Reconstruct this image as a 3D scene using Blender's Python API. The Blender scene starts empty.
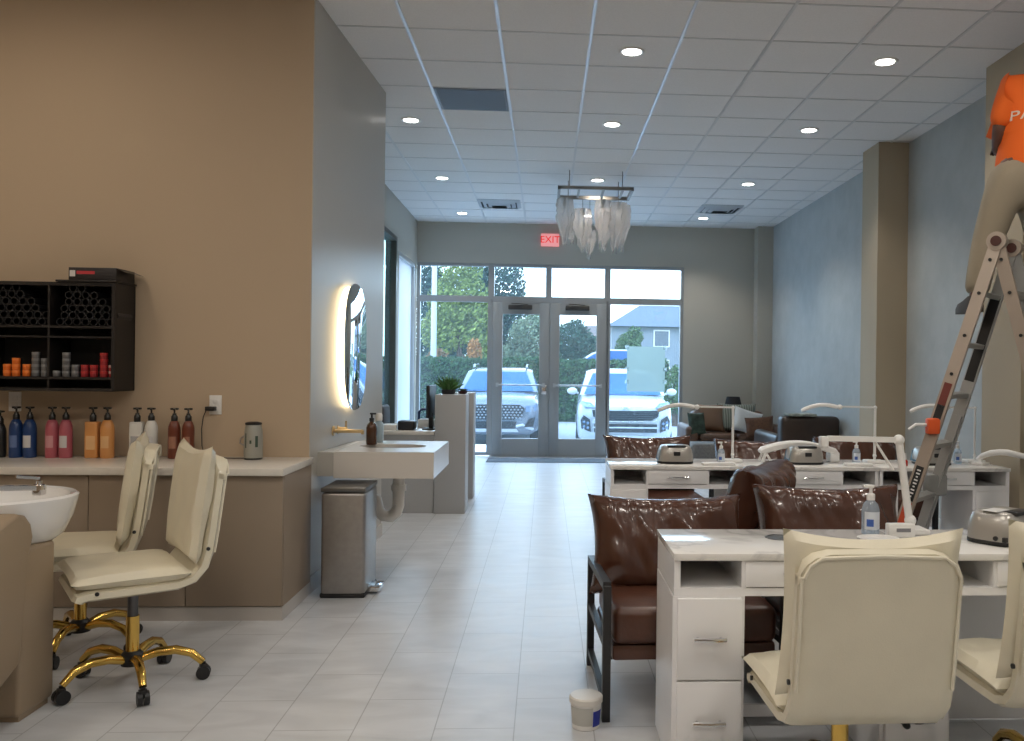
import bpy, bmesh, math, random
from mathutils import Vector, Matrix, noise
PI = math.pi
random.seed(7)
scene = bpy.context.scene
COL = scene.collection
R = math.radians

# ------------------------------------------------------------------ materials
MATS = {}
def mat(name, col, rough=0.5, metal=0.0, noise_amt=0.0, nscale=8.0, bump=0.0, bscale=60.0, emit=None, estr=0.0, spec=0.5, coat=0.0):
    if name in MATS: return MATS[name]
    m = bpy.data.materials.new(name); m.use_nodes = True
    nt = m.node_tree; b = nt.nodes['Principled BSDF']
    b.inputs['Base Color'].default_value = (*col, 1)
    b.inputs['Roughness'].default_value = rough
    b.inputs['Metallic'].default_value = metal
    b.inputs['Specular IOR Level'].default_value = spec
    if coat: b.inputs['Coat Weight'].default_value = coat
    if emit:
        b.inputs['Emission Color'].default_value = (*emit, 1); b.inputs['Emission Strength'].default_value = estr
    tc = nt.nodes.new('ShaderNodeTexCoord')
    if noise_amt:
        n = nt.nodes.new('ShaderNodeTexNoise'); n.inputs['Scale'].default_value = nscale; n.inputs['Detail'].default_value = 5
        nt.links.new(tc.outputs['Object'], n.inputs['Vector'])
        r = nt.nodes.new('ShaderNodeValToRGB')
        lo = tuple(max(0, c*(1-noise_amt)) for c in col); hi = tuple(min(1, c*(1+noise_amt)) for c in col)
        r.color_ramp.elements[0].position = .3; r.color_ramp.elements[1].position = .7
        r.color_ramp.elements[0].color = (*lo, 1); r.color_ramp.elements[1].color = (*hi, 1)
        nt.links.new(n.outputs['Fac'], r.inputs['Fac']); nt.links.new(r.outputs['Color'], b.inputs['Base Color'])
    if bump:
        n2 = nt.nodes.new('ShaderNodeTexNoise'); n2.inputs['Scale'].default_value = bscale; n2.inputs['Detail'].default_value = 4
        nt.links.new(tc.outputs['Object'], n2.inputs['Vector'])
        bp = nt.nodes.new('ShaderNodeBump'); bp.inputs['Strength'].default_value = bump; bp.inputs['Distance'].default_value = .01
        nt.links.new(n2.outputs['Fac'], bp.inputs['Height']); nt.links.new(bp.outputs['Normal'], b.inputs['Normal'])
    MATS[name] = m
    return m

def glass(name, tint=(.93, .98, 1), gloss=.07, milk=0.0, milkcol=(.9, .95, 1), rough=.02):
    if name in MATS: return MATS[name]
    m = bpy.data.materials.new(name); m.use_nodes = True; nt = m.node_tree; nt.nodes.clear()
    o = nt.nodes.new('ShaderNodeOutputMaterial'); t = nt.nodes.new('ShaderNodeBsdfTransparent'); g = nt.nodes.new('ShaderNodeBsdfGlossy')
    t.inputs['Color'].default_value = (*tint, 1); g.inputs['Roughness'].default_value = rough
    x = nt.nodes.new('ShaderNodeMixShader'); x.inputs['Fac'].default_value = gloss
    nt.links.new(t.outputs[0], x.inputs[1]); nt.links.new(g.outputs[0], x.inputs[2]); last = x
    if milk:
        d = nt.nodes.new('ShaderNodeBsdfTranslucent'); d.inputs['Color'].default_value = (*milkcol, 1)
        d2 = nt.nodes.new('ShaderNodeBsdfDiffuse'); d2.inputs['Color'].default_value = (*milkcol, 1)
        a = nt.nodes.new('ShaderNodeMixShader'); a.inputs['Fac'].default_value = .5
        nt.links.new(d.outputs[0], a.inputs[1]); nt.links.new(d2.outputs[0], a.inputs[2])
        y = nt.nodes.new('ShaderNodeMixShader'); y.inputs['Fac'].default_value = milk
        nt.links.new(x.outputs[0], y.inputs[1]); nt.links.new(a.outputs[0], y.inputs[2]); last = y
    nt.links.new(last.outputs[0], o.inputs['Surface'])
    MATS[name] = m
    return m

def marble(name='marble', base=(.80, .78, .75), vein=(.42, .41, .41), rough=.14, scale=2.2):
    if name in MATS: return MATS[name]
    m = mat(name, base, rough); nt = m.node_tree; b = nt.nodes['Principled BSDF']
    tc = nt.nodes.new('ShaderNodeTexCoord'); n = nt.nodes.new('ShaderNodeTexNoise'); n.inputs['Scale'].default_value = scale
    n.inputs['Detail'].default_value = 8; n.inputs['Distortion'].default_value = 1.6
    nt.links.new(tc.outputs['Object'], n.inputs['Vector'])
    r = nt.nodes.new('ShaderNodeValToRGB'); e = r.color_ramp.elements
    e[0].position = .44; e[0].color = (*base, 1); e[1].position = .56; e[1].color = (*base, 1)
    k = e.new(.5); k.color = (*[.45*v+.55*c for v, c in zip(vein, base)], 1)
    nt.links.new(n.outputs['Fac'], r.inputs['Fac']); nt.links.new(r.outputs['Color'], b.inputs['Base Color'])
    return m

def wood(name, c1, c2, rough=.45):
    if name in MATS: return MATS[name]
    m = mat(name, c1, rough); nt = m.node_tree; b = nt.nodes['Principled BSDF']
    tc = nt.nodes.new('ShaderNodeTexCoord'); mp = nt.nodes.new('ShaderNodeMapping'); mp.inputs['Scale'].default_value = (8, 8, 1.2)
    n = nt.nodes.new('ShaderNodeTexNoise'); n.inputs['Scale'].default_value = 3; n.inputs['Detail'].default_value = 6
    nt.links.new(tc.outputs['Object'], mp.inputs['Vector']); nt.links.new(mp.outputs[0], n.inputs['Vector'])
    r = nt.nodes.new('ShaderNodeValToRGB'); r.color_ramp.elements[0].color = (*c1, 1); r.color_ramp.elements[1].color = (*c2, 1)
    r.color_ramp.elements[0].position = .35; r.color_ramp.elements[1].position = .65
    nt.links.new(n.outputs['Fac'], r.inputs['Fac']); nt.links.new(r.outputs['Color'], b.inputs['Base Color'])
    return m

def stripes(name, c1, c2, scale=30, rough=.8):
    if name in MATS: return MATS[name]
    m = mat(name, c1, rough); nt = m.node_tree; b = nt.nodes['Principled BSDF']
    tc = nt.nodes.new('ShaderNodeTexCoord'); w = nt.nodes.new('ShaderNodeTexWave'); w.inputs['Scale'].default_value = scale; w.inputs['Distortion'].default_value = 1.5
    nt.links.new(tc.outputs['Object'], w.inputs['Vector'])
    r = nt.nodes.new('ShaderNodeValToRGB'); r.color_ramp.elements[0].color = (*c1, 1); r.color_ramp.elements[1].color = (*c2, 1)
    nt.links.new(w.outputs['Fac'], r.inputs['Fac']); nt.links.new(r.outputs['Color'], b.inputs['Base Color'])
    return m

def floor_mat():
    m = mat('floor_tile', (.5, .5, .5), .3); nt = m.node_tree; b = nt.nodes['Principled BSDF']
    g = nt.nodes.new('ShaderNodeNewGeometry'); s = nt.nodes.new('ShaderNodeSeparateXYZ'); c = nt.nodes.new('ShaderNodeCombineXYZ')
    nt.links.new(g.outputs['Position'], s.inputs[0])
    ax = nt.nodes.new('ShaderNodeMath'); ax.operation = 'ADD'; ax.inputs[1].default_value = -4.02+.3048+12.192
    ay = nt.nodes.new('ShaderNodeMath'); ay.operation = 'ADD'; ay.inputs[1].default_value = .4089+6.096
    nt.links.new(s.outputs['Y'], ax.inputs[0]); nt.links.new(s.outputs['X'], ay.inputs[0])
    nt.links.new(ax.outputs[0], c.inputs['X']); nt.links.new(ay.outputs[0], c.inputs['Y'])
    br = nt.nodes.new('ShaderNodeTexBrick'); br.offset = .5; br.inputs['Scale'].default_value = 1
    br.inputs['Brick Width'].default_value = .6096; br.inputs['Row Height'].default_value = .3048; br.inputs['Mortar Size'].default_value = .0025
    br.inputs['Mortar Smooth'].default_value = .2; br.inputs['Bias'].default_value = 0
    br.inputs['Color1'].default_value = (.60, .615, .64, 1); br.inputs['Color2'].default_value = (.575, .59, .615, 1); br.inputs['Mortar'].default_value = (.36, .37, .385, 1)
    nt.links.new(c.outputs[0], br.inputs['Vector'])
    n = nt.nodes.new('ShaderNodeTexNoise'); n.inputs['Scale'].default_value = 3.2; n.inputs['Detail'].default_value = 8; n.inputs['Distortion'].default_value = .6
    mp = nt.nodes.new('ShaderNodeMapping'); mp.inputs['Scale'].default_value = (1, 2.4, 1)
    nt.links.new(g.outputs['Position'], mp.inputs['Vector']); nt.links.new(mp.outputs[0], n.inputs['Vector'])
    rr = nt.nodes.new('ShaderNodeValToRGB'); rr.color_ramp.elements[0].position = .3; rr.color_ramp.elements[1].position = .72
    rr.color_ramp.elements[0].color = (.86, .86, .86, 1); rr.color_ramp.elements[1].color = (1.08, 1.08, 1.08, 1)
    nt.links.new(n.outputs['Fac'], rr.inputs['Fac'])
    mx = nt.nodes.new('ShaderNodeMix'); mx.data_type = 'RGBA'; mx.blend_type = 'MULTIPLY'; mx.inputs['Factor'].default_value = 1
    nt.links.new(br.outputs['Color'], mx.inputs[6]); nt.links.new(rr.outputs['Color'], mx.inputs[7]); nt.links.new(mx.outputs[2], b.inputs['Base Color'])
    rm = nt.nodes.new('ShaderNodeMapRange'); rm.inputs['To Min'].default_value = .26; rm.inputs['To Max'].default_value = .42
    nt.links.new(n.outputs['Fac'], rm.inputs['Value']); nt.links.new(rm.outputs[0], b.inputs['Roughness'])
    bp = nt.nodes.new('ShaderNodeBump'); bp.inputs['Strength'].default_value = .25; bp.inputs['Distance'].default_value = .002
    mi = nt.nodes.new('ShaderNodeMath'); mi.operation = 'SUBTRACT'; mi.inputs[0].default_value = 1
    nt.links.new(br.outputs['Fac'], mi.inputs[1]); nt.links.new(mi.outputs[0], bp.inputs['Height']); nt.links.new(bp.outputs[0], b.inputs['Normal'])
    return m

# ------------------------------------------------------------------ mesh builder
class B:
    def __init__(s): s.bm = bmesh.new(); s.mi = 0
    def _tag(s, fs):
        for f in fs: f.material_index = s.mi
    def box(s, x0, x1, y0, y1, z0, z1, bev=0, seg=2):
        r = bmesh.ops.create_cube(s.bm, size=1)
        vs = r['verts']
        for v in vs:
            v.co = Vector((x0+(v.co.x+.5)*(x1-x0), y0+(v.co.y+.5)*(y1-y0), z0+(v.co.z+.5)*(z1-z0)))
        fs = set(f for v in vs for f in v.link_faces)
        s._tag(fs)
        if bev:
            es = list(set(e for v in vs for e in v.link_edges))
            bmesh.ops.bevel(s.bm, geom=es, offset=bev, segments=seg, affect='EDGES', profile=.5)
        return s
    def cyl(s, p0, p1, r0, r1=None, n=16):
        p0, p1 = Vector(p0), Vector(p1); r1 = r0 if r1 is None else r1
        d = p1-p0; L = d.length
        m = Matrix.Translation((p0+p1)/2) @ d.to_track_quat('Z', 'Y').to_matrix().to_4x4()
        r = bmesh.ops.create_cone(s.bm, cap_ends=True, segments=n, radius1=r0, radius2=r1, depth=L, matrix=m)
        s._tag(set(f for v in r['verts'] for f in v.link_faces)); return s
    def sph(s, c, r, seg=16, rings=10):
        if not hasattr(r, '__len__'): r = (r, r, r)
        m = Matrix.Translation(c) @ Matrix.Diagonal((*r, 1))
        q = bmesh.ops.create_uvsphere(s.bm, u_segments=seg, v_segments=rings, radius=1, matrix=m)
        s._tag(set(f for v in q['verts'] for f in v.link_faces)); return s
    def ring(s, loops, closed_u=True, cap=True):
        """loops: list of lists of points, skinned together"""
        vl = [[s.bm.verts.new(p) for p in lp] for lp in loops]
        n = len(vl[0])
        for a, b in zip(vl, vl[1:]):
            for i in range(n if closed_u else n-1):
                j = (i+1) % n
                try:
                    f = s.bm.faces.new((a[i], a[j], b[j], b[i])); f.material_index = s.mi
                except ValueError: pass
        if cap and closed_u:
            for lp in (list(reversed(vl[0])), vl[-1]):
                try:
                    f = s.bm.faces.new(lp); f.material_index = s.mi
                except ValueError: pass
        return s
    def tube(s, pts, r, n=8):
        pts = [Vector(p) for p in pts]; rs = r if hasattr(r, '__len__') else [r]*len(pts)
        loops = []; up = None
        for i, p in enumerate(pts):
            d = (pts[min(i+1, len(pts)-1)]-pts[max(i-1, 0)]).normalized()
            if up is None:
                up = d.orthogonal().normalized()
            else:
                up = (up-d*up.dot(d))
                up = up.normalized() if up.length > 1e-6 else d.orthogonal().normalized()
            sd = d.cross(up)
            loops.append([p+(up*math.cos(2*PI*k/n)+sd*math.sin(2*PI*k/n))*rs[i] for k in range(n)])
        return s.ring(loops)
    def bar(s, p0, p1, w, t, up=(0, 0, 1)):
        p0, p1 = Vector(p0), Vector(p1); d = (p1-p0).normalized(); up = Vector(up)
        a = d.cross(up); a = a.normalized() if a.length > 1e-5 else d.orthogonal().normalized()
        b = a.cross(d).normalized()
        lp = lambda p: [p+a*w/2+b*t/2, p-a*w/2+b*t/2, p-a*w/2-b*t/2, p+a*w/2-b*t/2]
        return s.ring([lp(p0), lp(p1)])
    def lathe(s, prof, c=(0, 0, 0), n=24, sx=1, sy=1):
        c = Vector(c)
        return s.ring([[c+Vector((r*sx*math.cos(2*PI*k/n), r*sy*math.sin(2*PI*k/n), z)) for k in range(n)] for r, z in prof])
    def prism(s, poly, axis, a0, a1):
        def P(u, v, a): return {'x': (a, u, v), 'y': (u, a, v), 'z': (u, v, a)}[axis]
        return s.ring([[P(u, v, a0) for u, v in poly], [P(u, v, a1) for u, v in poly]])
    def sheet(s, fn, nu, nv):
        g = [[s.bm.verts.new(fn(i/nu, j/nv)) for j in range(nv+1)] for i in range(nu+1)]
        for i in range(nu):
            for j in range(nv):
                f = s.bm.faces.new((g[i][j], g[i+1][j], g[i+1][j+1], g[i][j+1])); f.material_index = s.mi
        return s
    def pillow(s, w, h, t, M=Matrix(), n=22, ear=.05, puff=.5, wr=.004, seed=0, sag=0.0):
        """plane: local x across, local z up, thickness along y"""
        for sd in (-1, 1):
            def fn(a, b):
                u, v = a*2-1, b*2-1
                px = 1-ear*(1-v*v)*(u*u); pz = 1-ear*(1-u*u)*(v*v)
                k = max(0, (1-u**4)*(1-v**4))**puff
                x, z = u*w/2*px, v*h/2*pz
                if v > 0: z -= sag*(1-u*u)*v
                nn = noise.noise(Vector((x*11+seed+z*3, z*4.5, sd*3+seed)))+.45*noise.noise(Vector((x*26+z*8, z*9+seed, sd)))
                edge = (abs(u)**3+abs(v)**3)
                y = sd*(t/2*k)+sd*wr*nn*k*(.5+edge)
                return M @ Vector((x, y, z))
            s.sheet(fn, n, n)
        bmesh.ops.remove_doubles(s.bm, verts=s.bm.verts, dist=1e-5)
        return s
    def join_text(s, txt, size, M, extrude=.0008, align='CENTER'):
        cu = bpy.data.curves.new('lettering', 'FONT'); cu.body = txt; cu.size = size; cu.extrude = extrude; cu.align_x = align; cu.align_y = 'CENTER'
        o = bpy.data.objects.new('lettering', cu); COL.objects.link(o)
        dg = bpy.context.evaluated_depsgraph_get()
        me = bpy.data.meshes.new_from_object(o.evaluated_get(dg))
        bpy.data.objects.remove(o); bpy.data.curves.remove(cu)
        me.transform(M)
        n0 = len(s.bm.faces); s.bm.from_mesh(me); s.bm.faces.ensure_lookup_table()
        for f in s.bm.faces[n0:]: f.material_index = s.mi
        bpy.data.meshes.remove(me); return s

def obj(name, b, mats, parent=None, loc=(0, 0, 0), rotz=0, angle=38, smooth=True, rec=True):
    me = bpy.data.meshes.new(name)
    if rec: bmesh.ops.recalc_face_normals(b.bm, faces=b.bm.faces)
    b.bm.to_mesh(me); b.bm.free()
    for m in (mats if isinstance(mats, (list, tuple)) else [mats]): me.materials.append(m)
    if smooth:
        me.shade_smooth(); me.set_sharp_from_angle(angle=R(angle))
    o = bpy.data.objects.new(name, me); COL.objects.link(o)
    o.location = loc; o.rotation_euler = (0, 0, rotz)
    if parent: o.parent = parent
    return o
def tag(o, label, cat, group=None, kind=None):
    o['label'] = label; o['category'] = cat
    if group: o['group'] = group
    if kind: o['kind'] = kind
    return o
def thing(name, label, cat, loc=(0, 0, 0), rotz=0, group=None):
    o = bpy.data.objects.new(name, None); COL.objects.link(o); o.empty_display_size = .05
    o.location = loc; o.rotation_euler = (0, 0, rotz)
    return tag(o, label, cat, group)
def struct(name, b, m, parent=None, **k):
    o = obj(name, b, m, parent, **k)
    if not parent: o['kind'] = 'structure'
    return o
def dup(root, loc, rotz=0, label=None, group=None):
    r = root.copy(); COL.objects.link(r); r.location = loc; r.rotation_euler = (0, 0, rotz)
    if label: r['label'] = label
    if group: r['group'] = group
    for ch in list(root.children):
        c = ch.copy(); COL.objects.link(c); c.parent = r
        for g in list(ch.children):
            d = g.copy(); COL.objects.link(d); d.parent = c
    return r
def label(o, t): o['label'] = t; return o

# ------------------------------------------------------------------ palette
WALL_BEIGE = mat('warm_beige_paint', (.485, .378, .268), .75, bump=.06, bscale=250)
WALL_GREIGE = mat('greige_paint', (.46, .44, .40), .36, bump=.03, bscale=250)
WALL_FRONT = mat('storefront_wall_paint', (.46, .44, .38), .75, bump=.06, bscale=250)
WALL_TAN = mat('tan_column_paint', (.42, .35, .25), .75, bump=.06, bscale=250)
WALL_PAPER = mat('mottled_grey_wall_finish', (.41, .43, .425), .62, noise_amt=.06, nscale=5, bump=.25, bscale=14)
CEIL = mat('ceiling_tile', (.80, .785, .77), .9, noise_amt=.03, nscale=90, bump=.15, bscale=300)
TBAR = mat('ceiling_grid_metal', (.66, .66, .66), .3, metal=.25)
TBAR2 = mat('ceiling_cross_grid_metal', (.58, .57, .56), .5)  # darker copy of the runner metal; cross bars mirror less window light
FLOOR = floor_mat()
WHITE = mat('white_lacquer', (.84, .835, .84), .28)
WHITEP = mat('white_plastic', (.78, .77, .75), .35)
WHITEMAT = mat('white_matte', (.75, .74, .72), .6)
CREAM = mat('cream_leather', (.73, .675, .53), .36, noise_amt=.04, nscale=6, bump=.08, bscale=260, coat=.15)
CREAM2 = mat('cream_leather_piping', (.73, .68, .55), .4)
GOLD = mat('polished_gold_metal', (.72, .47, .12), .18, metal=1)
BRASS = mat('brushed_brass', (.70, .52, .28), .28, metal=1)
BLACK = mat('black_plastic', (.012, .012, .013), .4)
BLACKM = mat('black_powder_coat', (.018, .018, .02), .45)
CHROME = mat('chrome', (.75, .75, .76), .12, metal=1)
STEEL = mat('brushed_steel', (.38, .36, .34), .38, metal=.85, noise_amt=.05, nscale=30)
SILVER = mat('silver_plastic', (.42, .40, .37), .3, metal=.5)
ALU = mat('anodised_aluminium', (.50, .52, .53), .4, metal=.5)
BROWN = mat('brown_glossy_leather', (.076, .029, .017), .25, noise_amt=.2, nscale=5, bump=.10, bscale=18, coat=.3)
BROWN2 = mat('brown_leather_seat', (.082, .032, .019), .32, noise_amt=.2, nscale=6, bump=.12, bscale=60)
TAN = mat('tan_upholstery', (.32, .24, .16), .5, bump=.1, bscale=200)
TAUPE = mat('taupe_laminate', (.30, .235, .175), .45)
PORC = mat('glazed_porcelain', (.80, .80, .80), .08, coat=.5)
QUARTZ = mat('white_quartz', (.70, .66, .60), .2, noise_amt=.03, nscale=30)
MARBLE = marble()
ESPRESSO = mat('espresso_laminate', (.011, .008, .007), .55)
GLASS = glass('storefront_glass', (.93, .975, 1), .05, milk=.026, milkcol=(.70, .88, 1))  # bluish milk in the panes stands in for the bright haze outdoors
CLEAR = glass('clear_plastic', (.94, .95, .95), .16, milk=.10, rough=.08)
DROPG = glass('chandelier_glass', (.93, .92, .91), .22, milk=.30, milkcol=(.95, .90, .87), rough=.08)
MIRROR = mat('mirror_silvering', (.78, .82, .84), .02, metal=1)
GLOW = mat('warm_led_diffuser', (1, .9, .7), .5, emit=(1, .80, .50), estr=4.5)
LENS = mat('downlight_lens', (1, 1, 1), .5, emit=(1, .96, .9), estr=14)
REDSIGN = mat('exit_sign_letters', (.45, .01, .01), .5, emit=(1, .03, .02), estr=.55)
LEAF = mat('succulent_leaf', (.06, .16, .04), .5, noise_amt=.3, nscale=20)
SOIL = mat('potting_soil', (.03, .02, .015), .9)
ORANGE = mat('orange_cotton', (.80, .13, .01), .85, bump=.1, bscale=120)
KHAKI = mat('khaki_cloth', (.30, .25, .18), .9, bump=.15, bscale=60)
SKIN = mat('dark_brown_skin', (.12, .055, .035), .55)
HAIR = mat('black_hair', (.01, .008, .007), .7, bump=.4, bscale=80)

# ------------------------------------------------------------------ camera (survey of the room)
f_px, yaw, pitch, roll, CX = 881.94, .0599, -.0022, -.0128, 598.71
cyw, syw, cp, sp, cr, sr = math.cos(yaw), math.sin(yaw), math.cos(pitch), math.sin(pitch), math.cos(roll), math.sin(roll)
fwd = Vector((syw*cp, cyw*cp, sp)); rt = Vector((cyw, -syw, 0)); upv = rt.cross(fwd)
r2 = cr*rt-sr*upv; u2 = sr*rt+cr*upv
cam = bpy.data.cameras.new('camera'); camo = bpy.data.objects.new('camera', cam); COL.objects.link(camo)
M3 = Matrix((r2, u2, -fwd)).transposed()
camo.matrix_world = Matrix.Translation((0, 0, 1.3903)) @ M3.to_4x4()
cam.sensor_width = 36; cam.lens = f_px/1024*36; cam.shift_x = -(CX-512)/1024; cam.clip_end = 300; cam.clip_start = .05
scene.camera = camo

# ================================================================== ROOM SHELL
H = 3.626
XL, XR, YB, YF = -6.0, 3.5, -3.0, 13.75
struct('floor', B().box(XL, XR, YB, YF+.1, -.12, 0), FLOOR)
struct('ceiling', B().box(XL, XR, YB, YF+.1, H, H+.1), CEIL)
g = B()
k = -9
while -.944+k*.6096 < XR:
    x = -.944+k*.6096
    if x > XL: g.box(x-.011, x+.011, YB, YF, H-.005, H)
    k += 1
gy = B(); k = -14
while 5.291+k*.6096 < YF:
    y = 5.291+k*.6096
    if y > YB: gy.box(XL, XR, y-.009, y+.009, H-.003, H)
    k += 1
struct('trim_1', g, TBAR)['label'] = 'pale metal ceiling grid runners'
struct('trim_2', gy, TBAR2)['label'] = 'pale metal ceiling grid cross bars'
XG = -1.43
XG2 = -1.335
struct('wall_left', B().box(XL, XG, 5.45, 5.6, 0, H), [WALL_BEIGE])
struct('wall_sink', B().prism([(XG-.2, 5.6), (XG, 5.6), (XG, 5.451), (XG+.006, 5.451), (XG2, 7.32), (XG-.75, 7.32), (XG-.75, 7.2), (XG-.2, 7.2)], 'z', 0, H), WALL_GREIGE)
# far left wall with two openings
LW = B()
XW0, XW1 = -2.12, -2.0
def wallx(b, x0, x1, y0, y1, z0, z1, holes):
    ys = sorted({y0, y1, *[h[0] for h in holes], *[h[1] for h in holes]})
    for a, c in zip(ys, ys[1:]):
        hs = [h for h in holes if h[0] <= a and h[1] >= c]
        if not hs: b.box(x0, x1, a, c, z0, z1)
        else:
            h = hs[0]
            if h[2] > z0: b.box(x0, x1, a, c, z0, h[2])
            b.box(x0, x1, a, c, h[3], z1)
wallx(LW, XW0, XW1, 7.32, YF, 0, H, [(9.4, 11.85, .1, 3.1), (12.08, 13.6, .05, 2.95)])
struct('wall_left_far', LW, WALL_FRONT)
wf = B()
for a in ((9.4, 11.85, .1, 3.1),):
    wf.box(-2.13, -1.985, a[0], a[0]+.06, a[2], a[3]); wf.box(-2.13, -1.985, a[1]-.07, a[1], a[2], a[3]); wf.box(-2.13, -1.985, a[0], a[1], a[3]-.06, a[3]); wf.box(-2.13, -1.985, a[0], a[1], a[2], a[2]+.06)
w1 = struct('window_1', wf, mat('dark_bronze_metal', (.12, .125, .115), .45, metal=.4))
struct('window_pane', B().box(-2.065, -2.055, 9.44, 11.8, .14, 3.06), glass('green_tinted_glass', (.72, .86, .84), .12, milk=.04), w1)
wf = B()
a = (12.08, 13.6, .05, 2.95)
wf.box(-2.11, -2.01, a[0], a[0]+.05, a[2], a[3]); wf.box(-2.11, -2.01, a[1]-.05, a[1], a[2], a[3]); wf.box(-2.11, -2.01, a[0], a[1], a[3]-.05, a[3]); wf.box(-2.11, -2.01, a[0], a[1], a[2], a[2]+.05); pass
w2 = struct('window_2', wf, ALU)
struct('window_pane', B().box(-2.065, -2.055, 12.12, 13.56, .09, 2.91), glass('daylight_white_glass', (.9, .95, 1), .03, milk=.85, milkcol=(.92, .96, 1)), w2)  # milk added so the pane shows blown-out daylight as even white
# right wall and columns
struct('wall_right', B().box(XR, XR+.12, YB, YF+.1, 0, H), WALL_PAPER)
struct('column_near', B().box(3.19, XR, 5.75, 6.28, 0, H), WALL_TAN)
struct('column_middle', B().box(3.2, XR, 8.39, 8.82, 0, H), WALL_TAN)
struct('column_far', B().box(3.26, XR, 13.5, YF, 0, H), WALL_FRONT)
struct('wall_back', B().box(XL, XR, YB-.1, YB, 0, H), WALL_BEIGE)
struct('wall_left_rear', B().box(XL-.1, XL, YB, 5.45, 0, H), WALL_BEIGE)
# storefront wall
SX0, SX1, SZ = -2.0, 2.15, 3.0
fw = B()
fw.box(SX0-.12, XR, YF, YF+.15, SZ, H); fw.box(SX1, XR, YF, YF+.15, 0, SZ)
struct('wall_front', fw, WALL_FRONT)
# baseboards
BASE = mat('baseboard_tile', (.52, .49, .46), .35)
struct('baseboard_sink', B().prism([(XG+.006, 5.45), (XG+.018, 5.45), (XG2+.012, 7.33), (XG2, 7.33)], 'z', 0, .1), BASE)
struct('baseboard_right', B().box(XR-.012, XR, 1.0, YF, 0, .1), BASE)
struct('baseboard_front', B().box(SX1+.05, 3.26, YF-.012, YF, 0, .1), BASE)

# storefront glazing: verticals at these X
FRAME = mat('storefront_aluminium', (.36, .38, .39), .4, metal=.45)
fy0, fy1 = YF+.02, YF+.12
def win(n, x0, x1, z0, z1, w=.045):
    b = B()
    b.box(x0, x0+w, fy0, fy1, z0, z1); b.box(x1-w, x1, fy0, fy1, z0, z1); b.box(x0+w, x1-w, fy0, fy1, z1-w, z1); b.box(x0+w, x1-w, fy0, fy1, z0, z0+w)
    o = struct('window_%d' % n, b, FRAME)
    struct('window_pane', B().box(x0+w-.005, x1-w+.005, fy0+.045, fy0+.055, z0+w-.005, z1-w+.005), GLASS, o)
    return o
win(3, SX0, -.86, 0.02, 2.45, .05)
win(4, SX0, -.86, 2.45, SZ)
win(5, -.86, .03, 2.45, SZ)
win(6, .03, .95, 2.45, SZ)
win(7, .95, SX1, 2.45, SZ)
win(8, .95, SX1, 0.02, 2.45, .05)
def door(n, x0, x1, hinge):
    b = B(); z1 = 2.40
    gl, gr = x0+.155, x1-.155
    b.box(x0, gl, fy0, fy1-.03, .01, z1, .004); b.box(gr, x1, fy0, fy1-.03, .01, z1, .004)
    b.box(gl, gr, fy0, fy1-.03, 2.22, z1); b.box(gl, gr, fy0, fy1-.03, .01, .285)
    o = struct('door_%d' % n, b, mat('door_aluminium', (.33, .345, .345), .4, metal=.3))
    struct('door_glass', B().box(gl-.005, gr+.005, fy0+.03, fy0+.04, .28, 2.225), GLASS, o)
    q = B(); q.cyl((x0+.08, fy0-.05, 1.12), (x1-.08, fy0-.05, 1.12), .013, n=10)
    for x in (x0+.08, x1-.08): q.box(x-.02, x+.02, fy0-.06, fy0, 1.09, 1.15)
    struct('push_bar', q, ALU, o)
    q = B(); cx = (x0+x1)/2
    q.box(cx-.2, cx+.17, fy0-.07, fy0, 2.29, 2.36, .01); q.bar((cx+.1, fy0-.05, 2.37), (cx-.15, fy0-.12, 2.38), .03, .01)
    struct('door_closer', q, mat('closer_bronze', (.05, .045, .04), .5), o)
    if hinge < 0:
        q = B(); q.box(x1-.115, x1-.035, fy0-.03, fy0, .98, 1.12, .006); q.cyl((x1-.075, fy0-.05, 1.05), (x1-.075, fy0-.02, 1.05), .022)
        struct('lock', q, CHROME, o)
    return o
jb = B(); jb.box(-.86, -.835, fy0, fy1, 0, 2.45); jb.box(.965-.025, .965, fy0, fy1, 0, 2.45); jb.box(-.86, .96, fy0, fy1, 2.402, 2.45); jb.box(-.86, .96, fy0-.05, fy1, -.005, .012)
struct('trim_3', jb, FRAME)
jb = B(); jb.box(.03, .072, fy0+.05, fy0+.066, .01, 2.4); struct('trim_4', jb, FRAME)
door(1, -.832, .048, -1); door(2, .054, .938, 1)

# entrance mat
tag(obj('entrance_mat', B().box(-.86, .95, 12.95, 13.55, 0, .008, .003), mat('charcoal_mat', (.10, .115, .13), .95, noise_amt=.25, nscale=60, bump=.5, bscale=200)),
    'dark grey entrance mat lying in front of the glass double doors', 'mat')
# poster taped inside right sidelight
t = thing('poster', 'pale green paper notice taped up on the right storefront window', 'poster', (1.57, fy0+.03, 1.39))
b = B(); b.sheet(lambda u, v: Vector(((u-.5)*.60, -.006*math.sin(u*9)*v-.004, (v-.5)*.71)), 12, 12)
obj('paper', b, glass('pale_green_paper', (.45, .55, .5), .02, milk=.93, milkcol=(.30, .36, .33)), t)
for sx in (-1, 1):
    for z in (-.2, .0, .34):
        obj('tape', B().box(sx*.30-.03, sx*.30+.03, -.011, -.009, z-.03, z+.03), glass('clear_tape', (.9, .93, .92), .05, milk=.2), t)
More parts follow.
